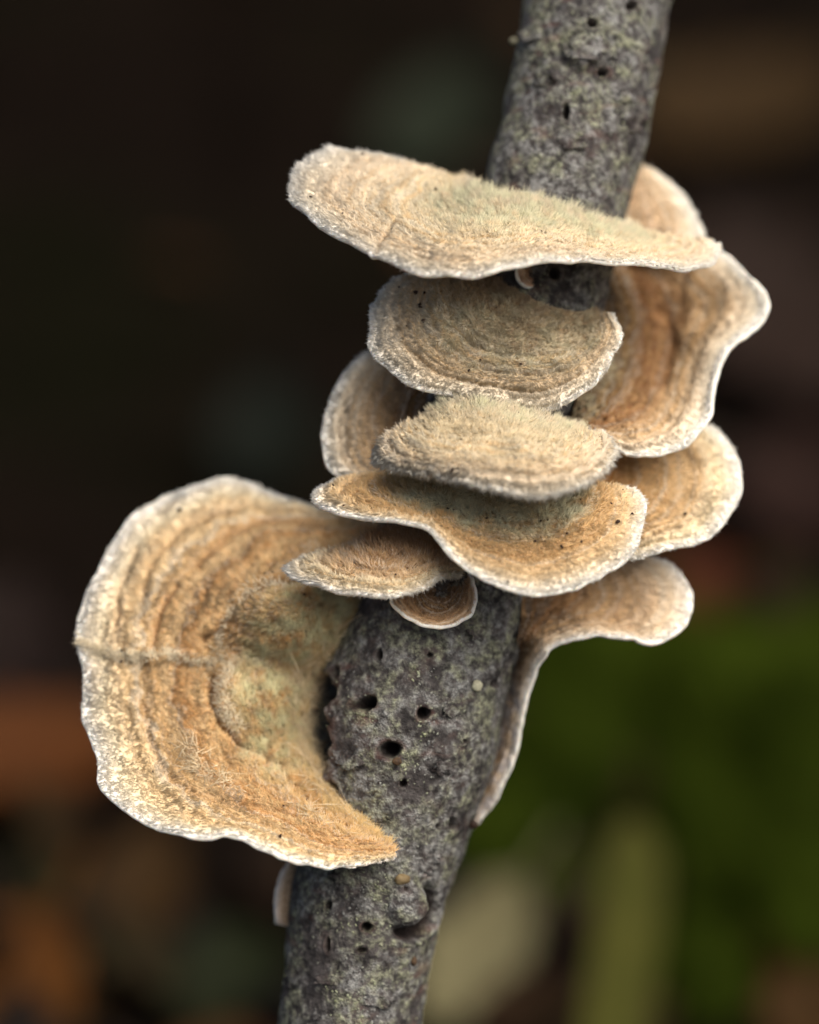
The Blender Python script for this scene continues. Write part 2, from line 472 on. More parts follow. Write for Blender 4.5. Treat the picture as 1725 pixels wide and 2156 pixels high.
def bark_flake(x, y, rx, ry, lift, seed):
    n = 9
    g = np.linspace(-1, 1, n); p = np.zeros((n, n, 3)); d = np.zeros((n, n, 3))
    for i in range(n):
        for j in range(n):
            a, b = g[i], g[j]
            q = max(abs(a), abs(b)) / (math.hypot(a, b) + 1e-9) * (0.85 + 0.35 * math.sin(3.1 * math.atan2(b, a) + seed) * math.cos(2 * math.atan2(b, a) + seed * 2))
            p[i, j], d[i, j] = stick_point(x + rx * a * q, y + ry * b * q)
    e = np.maximum(np.abs(g)[:, None], np.abs(g)[None])
    side = (g[None] * math.cos(seed) + g[:, None] * math.sin(seed))
    top = p + d * (4 + lift * np.clip(side, 0, 1.5) ** 2 * e - 3.0 * (e > 0.99) * (side < 0.2))[..., None]
    top = top + RNG.normal(size=(n, n, 1)) * d * 0.7
    bot = top - d * 3.5
    rim = np.concatenate([np.arange(n), np.arange(1, n) * n + n - 1, (n - 1) * n + np.arange(n - 2, -1, -1), np.arange(n - 2, 0, -1) * n]); r2 = np.roll(rim, -1)
    F = np.concatenate([grid_loops(n, n), grid_loops(n, n, off=n * n, flip=True), np.stack([rim, rim + n * n, r2 + n * n, r2], -1)])
    V = np.concatenate([top.reshape(-1, 3), bot.reshape(-1, 3)])
    mesh_from("bark_flake", world(V), F, np.full(len(F), 4), M_BARK, STICK, dict(rot_shade=np.zeros(len(V)), rusty=np.full(len(V), 0.03)), origin=STICK_BASE)


for k, (x, y, rx, ry, li) in enumerate(((1238, 108, 44, 24, 9), (1150, 170, 30, 18, 10), (1315, 205, 26, 20, 8), (1120, 60, 24, 30, 10), (1210, 300, 34, 18, 8), (1340, 265, 22, 26, 9),
                                        (945, 1500, 24, 16, 6), (740, 1600, 30, 20, 8), (800, 1720, 34, 16, 10), (720, 1850, 28, 18, 8), (690, 2060, 30, 16, 9), (800, 2100, 36, 20, 7), (905, 1820, 20, 28, 8), (930, 1620, 26, 18, 6), (1000, 1330, 22, 18, 7))):
    bark_flake(x, y, rx, ry, li, 1.7 * k + 0.6)

# ------------------------------------------------------------------ bracket fungi
GROUP = "bracket fungi growing up the stick"


def hair_mesh(name, root, mid, tip, rad, mat, parent, origin, attrs):
    """tapered three-sided strands, joined"""
    n = len(root)
    ax = tip - root; ax /= np.linalg.norm(ax, axis=1)[:, None] + 1e-9
    a = np.cross(ax, RNG.normal(size=(n, 3))); a /= np.linalg.norm(a, axis=1)[:, None] + 1e-9
    b = np.cross(ax, a)
    V = np.empty((n, 4, 3))
    V[:, 3] = tip
    for k in range(3):
        an = k * 2 * math.pi / 3
        V[:, k] = root + (a * math.cos(an) + b * math.sin(an)) * (rad * 1.25)[:, None]
    F = np.array([(0, 1, 3), (1, 2, 3), (2, 0, 3)])
    loops = (F.ravel()[None] + (np.arange(n) * 4)[:, None]).ravel()
    o = mesh_from(name, world(V.reshape(-1, 3)), loops, np.full(3 * n, 3), mat, parent, {k: np.repeat(v, 4) for k, v in attrs.items()}, origin=origin)
    return tag(o, kind='stuff')


def bracket(stations, label, stops, thick=30, rim=4.5, algae=(0.30, 0.0, 1.0, 1.0), dens=0.29, hlen=(26, 13, 8), hrad=1.15, lean=(0.25, 0.40, 1.1),
            relief=4.0, grooves=(), seed=1.0, nsd=70, ntd=220, edge=5.0, curl=8.0, specks=0, name="bracket_fungus", clump=7, bumps=9.0, fringe=0.9, tufts=(), lines=(), mounds=(), algae_col=ALGAE, crest=(), wander=0.24):
    S = np.stack([catmull(uvw(np.array(s, float)), 9) for s in stations])          # stations x 9 x 3
    G = catmull(S, ntd)                                                             # t x 9 x 3
    # even spacing along the margin
    ln = np.concatenate([[0], np.cumsum(np.linalg.norm(np.diff(G[:, 5:].mean(1), axis=0), axis=1))])
    tt = np.interp(np.linspace(0, ln[-1], ntd), ln, np.arange(ntd))
    i0 = np.minimum(tt.astype(int), ntd - 2); fr = (tt - i0)[:, None, None]
    G = G[i0] * (1 - fr) + G[i0 + 1] * fr
    P = catmull(G.transpose(1, 0, 2), nsd)                                          # s x t x 3
    s = np.linspace(0, 1, nsd)[:, None] * np.ones((1, ntd)); t = np.ones((nsd, 1)) * np.linspace(0, 1, ntd)[None]

    def frame(P):
        ds = np.gradient(P, axis=0); dt = np.gradient(P, axis=1)
        N = np.cross(ds, dt); N /= np.linalg.norm(N, axis=-1, keepdims=True) + 1e-9
        R = ds / (np.linalg.norm(ds, axis=-1, keepdims=True) + 1e-9)
        return N, R, dt / (np.linalg.norm(dt, axis=-1, keepdims=True) + 1e-9)
    N, R, Tn = frame(P)
    sign = 1.0 if (N.mean((0, 1)) @ np.array([0, 0.55, 0.83])) > 0 else -1.0
    N = N * sign
    # uneven margin
    arc = ln[-1]
    ed = perlin(np.stack([t * arc / 70, t * 0 + seed, t * 0], -1)) * 1.4 + perlin(np.stack([t * arc / 22, t * 0 + seed + 5, t * 0], -1)) * 0.45
    ends = smooth(0, 0.06, t) * (1 - smooth(0.94, 1, t))
    P = P + R * (edge * ed * s ** 3 * ends)[..., None]
    # relief: zones, folds, the rolled-down edge
    warp = s + 0.05 * fbm(P / 120.0 + seed, 2)
    zone = np.sin(warp * 34 + seed) * 0.5 + perlin(np.stack([warp * 22, t * 0 + seed, t * 2.5], -1))
    h = relief * zone * smooth(0.05, 0.25, s) * (1 - smooth(0.9, 1, s)) + bumps * fbm(P / 85.0 + seed * 3, 3) * smooth(0.0, 0.1, s)
    h = h + 3.0 * perlin(P / 16.0 + seed) * (1 - smooth(0.8, 0.97, s))
    f = D / (D - P[..., 2]); sx = P[..., 0] * f + 862.5; sy = 1078 - P[..., 1] * f
    gmask = np.zeros_like(h)
    for (poly, dp, wd, tint) in lines:                     # grooves (or ridges, dp < 0) along a measured line
        pl = catmull(poly, 50); dist = np.full(h.shape, 1e9)
        jx = 5 * perlin(P / 28.0 + 41); jy = 5 * perlin(P / 28.0 + 67)
        for a_, b_ in zip(pl[:-1], pl[1:]):
            ab = b_ - a_; q = np.clip(((sx + jx - a_[0]) * ab[0] + (sy + jy - a_[1]) * ab[1]) / (ab @ ab), 0, 1)
            dist = np.minimum(dist, np.hypot(sx + jx - a_[0] - q * ab[0], sy + jy - a_[1] - q * ab[1]))
        k = np.exp(-(dist / wd) ** 2)
        h = h - dp * k; gmask = np.maximum(gmask, tint * k)
    for (mx, my, mr, amp) in mounds:
        h = h + amp * np.exp(-(((sx - mx) ** 2 + (sy - my) ** 2) / mr ** 2) ** 1.6)
    h = h - curl * s ** 7
    P = P + N * h[..., None]
    N, R, Tn = frame(P); N *= sign
    th = thick * (1 - 0.78 * s ** 1.3) * (0.35 + 0.65 * smooth(0, 0.08, t) * (1 - smooth(0.92, 1, t)))
    th = np.maximum(th, 2 * rim * (0.5 + 0.5 * ends))
    Bt = P - N * th[..., None]
    ic = int(nsd * 0.965); iu = int(nsd * 0.90)
    al = (1 - smooth(algae[0] - 0.12, algae[0] + 0.12, s + 0.08 * fbm(P / 70 + seed, 2))) * smooth(algae[1] - 0.06, algae[1] + 0.06, t + 0.0) * (1 - smooth(algae[2] - 0.06, algae[2] + 0.06, t)) * algae[3]
    origin = world(P[0].mean(0))
    root = empty(name, origin, label, "bracket fungus", GROUP)
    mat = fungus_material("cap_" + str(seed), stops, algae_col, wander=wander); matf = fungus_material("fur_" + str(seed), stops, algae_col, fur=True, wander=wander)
    flip = sign < 0

    def part(nm, X, mt, s_, t_, a_, fl, g_=None):
        g_ = np.zeros(s_.size) if g_ is None else g_
        n, m = X.shape[:2]
        lo = grid_loops(n, m, flip=fl)
        at = dict(radial=s_, algae=a_, strand=np.full(s_.size, 0.35), seed=np.full(s_.size, seed), groove=g_)
        return mesh_from(nm, world(X.reshape(-1, 3)), lo, np.full(len(lo), 4), mt, root, at, origin=origin)
    # cap: upper face plus the two side walls where the sheet ends
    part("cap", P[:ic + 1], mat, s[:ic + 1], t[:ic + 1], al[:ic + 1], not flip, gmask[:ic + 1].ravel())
    mid = (P[-1] + Bt[-1]) / 2
    rimr = np.linalg.norm(P[-1] - Bt[-1], axis=-1, keepdims=True) / 2
    ring = [mid + N[-1] * rimr * math.cos(a) + R[-1] * rimr * 0.9 * math.sin(a) for a in np.linspace(0, math.pi, 7)[1:-1]]
    MX = np.concatenate([P[ic:], np.stack(ring), Bt[iu:][::-1]])
    nm_ = len(MX)
    part("margin", MX, M_MARGIN, np.ones((nm_, ntd)), np.ones((nm_, ntd)), np.zeros((nm_, ntd)), not flip)
    ru = np.unique(np.r_[0:iu:3, iu]); cu = np.unique(np.r_[0:ntd:3, ntd - 1])
    UX = Bt[ru][:, cu][::-1]
    part("pore_surface", UX, M_PORE, s[ru][:, cu], t[ru][:, cu], al[ru][:, cu] * 0, not flip)
    for e in (0, -1):
        W = np.stack([P[:, e], P[:, e] - N[:, e] * th[:, e, None] * 0.5, Bt[:, e]], 0)
        part("side_edge", W, M_MARGIN if rim else mat, np.ones((3, nsd)), np.ones((3, nsd)), np.zeros((3, nsd)), (e == 0) != flip)
    # ---- felt of hairs, gathered in little tufts
    cell = np.linalg.norm(np.cross(P[1:, :-1] - P[:-1, :-1], P[:-1, 1:] - P[:-1, :-1]), axis=-1)
    cs = np.cumsum(cell.ravel()); area = cs[-1]
    nt_ = int(area * dens / clump)

    def samp(k):
        c = np.searchsorted(cs, RNG.random(k) * area)
        i, j = np.divmod(np.minimum(c, cell.size - 1), cell.shape[1])
        return i + RNG.random(k), j + RNG.random(k)

    def look(A, fi, fj):
        fi = np.clip(fi, 0, nsd - 1.001); fj = np.clip(fj, 0, ntd - 1.001)
        i = fi.astype(int); j = fj.astype(int); a = fi - i; b = fj - j
        if A.ndim == 3: a = a[:, None]; b = b[:, None]
        return A[i, j] * (1 - a) * (1 - b) + A[i + 1, j] * a * (1 - b) + A[i, j + 1] * (1 - a) * b + A[i + 1, j + 1] * a * b
    ci, cj = samp(nt_)
    size_i = np.linalg.norm(np.diff(P, axis=0), axis=-1).mean() ; size_j = np.linalg.norm(np.diff(P, axis=1), axis=-1).mean()
    sp = 1.15 * math.sqrt(clump / dens)            # spread of a tuft in steps
    ti = np.repeat(ci, clump); tj = np.repeat(cj, clump)
    hi = ti + RNG.normal(size=len(ti)) * sp * 0.50 / size_i; hj = tj + RNG.normal(size=len(ti)) * sp * 0.50 / size_j
    keep = (hi > 0) & (hi < nsd - 1) & (hj > 0) & (hj < ntd - 1)
    tid = np.repeat(np.arange(nt_), clump)[keep]; hi, hj, ti, tj = hi[keep], hj[keep], ti[keep], tj[keep]
    rt = look(P, hi, hj); nn = look(N, hi, hj); rr = look(R, hi, hj); tn = look(Tn, hi, hj)
    hs = hi / (nsd - 1)
    kx = [0, 0.40, 0.97]
    ln_ = np.interp(hs, kx, hlen); le = np.interp(hs, kx, lean)
    zl = perlin(np.stack([hs * 32 + 0.6 * perlin(rt / 60.0), hs * 0 + seed, look(t, hi, hj) * 3], -1))
    tl = (1 + 0.5 * zl * smooth(0.1, 0.3, hs)) * RNG.uniform(0.65, 1.3, nt_)[tid] * RNG.uniform(0.75, 1.2, len(hi))
    sw = perlin(rt / 55.0 + seed * 7)[:, None] * 1.0 + RNG.normal(size=nt_)[tid][:, None] * 0.35 + RNG.normal(size=(len(hi), 1)) * 0.25
    up = np.interp(hs, kx, [1.0, 0.8, 0.45])
    d = nn * up[:, None] + rr * (le * (1 + 0.35 * RNG.normal(size=nt_)[tid]))[:, None] + tn * sw
    d /= np.linalg.norm(d, axis=1)[:, None]
    L = (ln_ * tl * (1 - 0.6 * look(gmask, hi, hj)))[:, None]
    tipc = look(P, ti, tj) + d * L                # the tuft's tip
    tip = rt + d * L
    cl = RNG.uniform(0.5, 0.95, (len(hi), 1))
    tip = tip * (1 - cl) + tipc * cl
    mid_ = rt * 0.5 + tip * 0.5 + nn * L * 0.13
    tr = RNG.random(nt_)[tid] * 0.75 + RNG.random(len(hi)) * 0.5 - 0.1 + 0.25 * zl
    rad = hrad * RNG.uniform(0.75, 1.25, len(hi))
    A = dict(radial=np.minimum(hs + 0.01, 1), algae=look(al, hi, hj), strand=tr, seed=np.full(len(hi), seed), groove=look(gmask, hi, hj))
    sets = [(rt - nn * 1.5, mid_, tip, rad, A)]
    # fringe along the margin
    nf = int(arc * fringe)
    if nf:
        fj = RNG.random(nf) * (ntd - 1); fi = np.full(nf, nsd - 1.01) - RNG.random(nf) * 2.5
        rt = look(P, fi, fj) - look(N, fi, fj) * (RNG.random((nf, 1)) * 1.2 * rim)
        d = look(R, fi, fj) * 1.0 + look(N, fi, fj) * RNG.uniform(-0.25, 0.5, (nf, 1)) + look(Tn, fi, fj) * RNG.normal(size=(nf, 1)) * 0.25
        L = RNG.uniform(0.5, 1.2, (nf, 1)) * hlen[2] * 1.2
        sets.append((rt, rt + d * L * 0.55, rt + d * L, hrad * RNG.uniform(0.8, 1.2, nf), dict(radial=np.full(nf, 0.975), algae=np.zeros(nf), strand=RNG.random(nf), seed=np.full(nf, seed), groove=np.zeros(nf))))
    for (poly, nw, wl) in crest:
        pl = catmull(poly, 80)
        q = pl[RNG.integers(0, 80, nw)] + RNG.normal(size=(nw, 2)) * np.array([6, 6])
        q[:, 1] += 9 * np.sin(q[:, 0] / 31.0)
        fl = np.array([np.argmin((sx - a_) ** 2 + (sy - b_) ** 2) for a_, b_ in q]); fi, fj = np.divmod(fl, ntd)
        fi = fi + RNG.random(nw) * 0.9; fj = fj + RNG.random(nw) * 0.9
        rt = look(P, fi, fj); d = look(N, fi, fj) * 0.8 + look(R, fi, fj) * RNG.normal(0.3, 0.5, (nw, 1)) + look(Tn, fi, fj) * RNG.normal(size=(nw, 1)) * 0.5
        d /= np.linalg.norm(d, axis=1)[:, None]
        L = RNG.uniform(0.6, 1.2, (nw, 1)) * wl
        sets.append((rt, rt + d * L * 0.5, rt + d * L, hrad * RNG.uniform(0.8, 1.3, nw), dict(radial=np.full(nw, 0.93), algae=np.zeros(nw), strand=RNG.random(nw), seed=np.full(nw, seed), groove=np.zeros(nw))))
    # a few long matted wisps
    for (ws, wt, nw, wl, wr) in tufts:
        fi = np.clip(ws + RNG.normal(size=nw) * wr, 0.01, 0.99) * (nsd - 1); fj = np.clip(wt + RNG.normal(size=nw) * wr * 0.8, 0.01, 0.99) * (ntd - 1)
        rt = look(P, fi, fj); d = look(N, fi, fj) * 0.55 + look(R, fi, fj) * RNG.normal(0.4, 0.7, (nw, 1)) + look(Tn, fi, fj) * RNG.normal(size=(nw, 1)) * 0.8
        L = RNG.uniform(0.6, 1.3, (nw, 1)) * wl
        sets.append((rt, rt + d * L * 0.5 + look(N, fi, fj) * 5, rt + d * L, hrad * RNG.uniform(0.8, 1.3, nw), dict(radial=np.full(nw, 0.9), algae=np.zeros(nw), strand=RNG.random(nw), seed=np.full(nw, seed), groove=np.zeros(nw))))
    cat = lambda k: np.concatenate([x[k] for x in sets])
    hair_mesh("fine_hair", cat(0), cat(1), cat(2), cat(3), matf, root, origin, {k: np.concatenate([x[4][k] for x in sets]) for k in A})
    if specks:
        fi, fj = samp(specks)
        pp = look(P, fi, fj) + look(N, fi, fj) * hlen[1] * 0.55
        o = lumps("dirt_specks", pp, look(N, fi, fj), RNG.uniform(1.3, 3.8, specks) * np.where(RNG.random(specks) < 0.15, 1.6, 1), M_SPECK, root, origin, 0.8)
        tag(o, kind='stuff')
    return root


def ramp_pale():
    return [(0.0, GREYTAN), (0.25, fsrgb(206, 182, 134)), (0.5, CREAM), (0.8, fsrgb(234, 208, 168)), (0.93, PALE), (1.0, WHITE)]


# --- the wide topmost shelf
bracket([
    [(985, 400, 20), (950, 372, 5), (930, 360, 0)],
    [(990, 402, 30), (925, 375, 28), (850, 331, 8)],
    [(1000, 405, 45), (895, 382, 55), (765, 311, 25)],
    [(1010, 408, 60), (880, 405, 95), (695, 312, 70)],
    [(1022, 410, 75), (860, 420, 130), (632, 345, 120)],
    [(1035, 412, 85), (850, 440, 170), (606, 398, 175)],
    [(1055, 415, 95), (870, 465, 220), (655, 450, 250)],
    [(1080, 418, 102), (900, 485, 265), (735, 495, 320)],
    [(1105, 422, 108), (950, 500, 300), (815, 537, 365)],
    [(1130, 428, 110), (1000, 500, 300), (910, 567, 400)],
    [(1155, 434, 110), (1060, 500, 280), (1005, 572, 410)],
    [(1180, 442, 108), (1110, 495, 260), (1080, 551, 395)],
    [(1205, 450, 102), (1170, 500, 240), (1160, 536, 370)],
    [(1235, 462, 92), (1240, 510, 215), (1250, 540, 330)],
    [(1260, 475, 75), (1305, 520, 180), (1350, 547, 265)],
    [(1285, 485, 55), (1360, 525, 130), (1430, 553, 195)],
    [(1300, 490, 35), (1400, 522, 80), (1490, 545, 125)],
    [(1310, 490, 15), (1410, 508, 40), (1512, 510, 65)],
    [(1315, 488, 0), (1390, 495, 10), (1450, 490, 20)]],
    "broad wavy cream shelf fungus, topmost of those on the near side of the stick",
    ramp_pale(), algae=(0.36, 0.12, 0.95, 1.0), hlen=(34, 12, 10), seed=1.3, fringe=1.3, edge=8, specks=9, thick=34, relief=3.0, dens=0.32, rim=5, lines=(([(838, 465), (812, 495), (792, 525)], 9, 5, 0.3),))

# --- the tilted cup under it
bracket([
    [(1030, 585, 100), (950, 575, 110), (905, 560, 90)],
    [(1045, 590, 120), (930, 590, 150), (850, 572, 115)],
    [(1060, 598, 130), (920, 610, 180), (803, 605, 145)],
    [(1075, 605, 135), (920, 640, 200), (781, 652, 180)],
    [(1090, 612, 138), (930, 680, 215), (778, 705, 215)],
    [(1105, 620, 140), (950, 710, 230), (800, 755, 250)],
    [(1120, 628, 140), (980, 735, 215), (850, 797, 255)],
    [(1135, 636, 140), (1010, 750, 215), (915, 825, 250)],
    [(1150, 642, 138), (1060, 760, 210), (1010, 842, 235)],
    [(1170, 648, 135), (1110, 765, 210), (1090, 856, 235)],
    [(1190, 652, 130), (1150, 765, 208), (1150, 862, 245)],
    [(1205, 655, 122), (1190, 755, 200), (1212, 822, 245)],
    [(1222, 656, 112), (1225, 735, 180), (1265, 780, 230)],
    [(1238, 657, 100), (1255, 710, 175), (1298, 725, 220)],
    [(1248, 656, 85), (1268, 685, 140), (1300, 685, 175)],
    [(1250, 654, 70), (1265, 662, 95), (1280, 655, 120)]],
    "grey-tan cupped shelf fungus directly under the broad topmost shelf, its edge notched",
    [(0.0, fsrgb(104, 76, 46)), (0.25, fsrgb(138, 112, 76)), (0.5, fsrgb(176, 152, 112)), (0.74, fsrgb(202, 172, 128)), (0.93, PALE), (1.0, WHITE)],
    algae=(0.62, 0.2, 0.9, 0.35), hlen=(17, 12, 8), seed=2.7, wander=0.55, specks=14, thick=38, relief=3.8, bumps=12, edge=8)

# --- plump shelf below the cup
bracket([
    [(918, 880, 195), (880, 888, 205), (842, 893, 212)],
    [(922, 870, 210), (868, 896, 238), (806, 912, 236)],
    [(930, 858, 222), (860, 908, 268), (785, 938, 262)],
    [(940, 848, 232), (870, 922, 300), (788, 962, 296)],
    [(958, 842, 238), (885, 935, 335), (825, 980, 338)],
    [(985, 841, 241), (925, 945, 358), (895, 989, 380)],
    [(1015, 845, 242), (975, 950, 372), (968, 1000, 415)],
    [(1048, 852, 241), (1035, 955, 380), (1042, 1018, 438)],
    [(1083, 862, 238), (1095, 960, 382), (1112, 1034, 446)],
    [(1120, 873, 232), (1148, 962, 374), (1180, 1026, 436)],
    [(1158, 884, 224), (1192, 958, 350), (1238, 1004, 402)],
    [(1190, 895, 212), (1226, 944, 310), (1280, 968, 345)],
    [(1212, 904, 198), (1244, 926, 262), (1290, 930, 285)],
    [(1222, 910, 188), (1244, 912, 215), (1268, 905, 232)]],
    "plump pale shelf fungus right below the notched cup, furry all round its edge",
    ramp_pale(), algae=(0.16, 0.0, 1.0, 0.7), hlen=(24, 12, 14), lean=(0.1, 0.35, 1.1), seed=3.9, specks=13, thick=40, curl=16, fringe=1.6)

# --- the big trough-shaped shelf
bracket([
    [(880, 1010, 130), (830, 1000, 130), (790, 993, 125)],
    [(885, 1008, 145), (800, 1010, 165), (715, 1003, 165)],
    [(895, 1006, 158), (790, 1030, 210), (664, 1034, 225)],
    [(910, 1006, 168), (810, 1050, 245), (695, 1066, 275)],
    [(930, 1010, 175), (850, 1065, 270), (790, 1087, 315)],
    [(955, 1016, 180), (900, 1080, 275), (875, 1096, 335)],
    [(980, 1022, 183), (940, 1095, 280), (920, 1115, 350)],
    [(1005, 1027, 184), (975, 1110, 280), (950, 1155, 370)],
    [(1030, 1030, 184), (1010, 1120, 280), (995, 1197, 390)],
    [(1060, 1032, 182), (1050, 1125, 280), (1060, 1230, 405)],
    [(1090, 1032, 178), (1095, 1128, 282), (1135, 1241, 405)],
    [(1120, 1030, 172), (1140, 1125, 285), (1215, 1228, 390)],
    [(1145, 1025, 165), (1185, 1112, 285), (1285, 1195, 360)],
    [(1165, 1018, 155), (1220, 1090, 275), (1335, 1145, 325)],
    [(1180, 1010, 145), (1240, 1060, 245), (1360, 1075, 280)],
    [(1190, 1004, 135), (1245, 1030, 205), (1340, 1027, 230)],
    [(1195, 998, 125), (1235, 1012, 160), (1285, 1018, 185)]],
    "wide trough-shaped ochre shelf fungus with greenish inner fur, below the plump pale shelf",
    [(0.0, fsrgb(112, 104, 66)), (0.25, fsrgb(168, 140, 84)), (0.5, fsrgb(204, 148, 78)), (0.7, fsrgb(202, 148, 82)), (0.86, fsrgb(222, 184, 126)), (0.945, PALE), (0.985, WHITE)],
    algae=(0.50, 0.25, 1.0, 1.0), hlen=(52, 14, 9), lean=(0.8, 0.6, 1.1), seed=4.4, specks=24, thick=34, relief=3.5, curl=6, fringe=1.2)

# --- small shelf in front of the big side bracket
bracket([
    [(820, 1140, 120), (770, 1146, 125), (735, 1150, 130)],
    [(825, 1134, 135), (740, 1160, 165), (660, 1160, 170)],
    [(835, 1130, 148), (730, 1175, 200), (600, 1188, 220)],
    [(850, 1128, 156), (740, 1190, 230), (640, 1218, 265)],
    [(870, 1128, 162), (770, 1200, 255), (720, 1236, 300)],
    [(890, 1132, 166), (820, 1205, 265), (812, 1249, 325)],
    [(910, 1140, 168), (870, 1200, 260), (880, 1236, 310)],
    [(930, 1150, 168), (910, 1190, 240), (925, 1212, 275)],
    [(950, 1165, 165), (945, 1185, 210), (962, 1205, 225)],
    [(965, 1180, 160), (965, 1190, 180), (976, 1205, 195)]],
    "small thin shelf fungus with brown bristly back, in front of the huge ear-shaped bracket",
    [(0.0, fsrgb(96, 62, 36)), (0.35, fsrgb(158, 106, 62)), (0.6, fsrgb(206, 158, 104)), (0.8, CREAM), (0.93, PALE), (1.0, WHITE)],
    algae=(0.1, 0, 1, 0.1), hlen=(44, 24, 11), lean=(0.0, 0.3, 1.1), seed=5.2, specks=3, thick=30, fringe=1.1)

# --- tiny brown cup on the bark
bracket([
    [(905, 1232, 165), (870, 1240, 175), (830, 1250, 185)],
    [(912, 1228, 172), (875, 1262, 190), (833, 1272, 205)],
    [(920, 1226, 176), (890, 1285, 200), (858, 1305, 222)],
    [(930, 1225, 178), (915, 1295, 205), (895, 1322, 235)],
    [(940, 1224, 178), (940, 1290, 205), (945, 1322, 235)],
    [(950, 1222, 175), (960, 1275, 200), (985, 1298, 222)],
    [(958, 1220, 168), (975, 1252, 190), (1003, 1262, 205)],
    [(962, 1216, 160), (978, 1230, 172), (998, 1228, 185)],
    [(964, 1212, 150), (975, 1214, 158), (988, 1210, 165)]],
    "tiny chestnut brown cup fungus flat on the bark under the small thin shelf",
    [(0.0, srgb(56, 34, 20)), (0.4, srgb(104, 64, 34)), (0.72, fsrgb(168, 112, 64)), (0.92, fsrgb(196, 152, 106)), (1.0, fsrgb(206, 170, 130))],
    algae=(0.05, 0, 1, 0), hlen=(7, 6, 5), seed=6.1, mounds=((938, 1254, 34, -16),), edge=8, curl=-6, thick=18, rim=4, relief=3, ntd=120, nsd=50, dens=0.2, hrad=1.0)

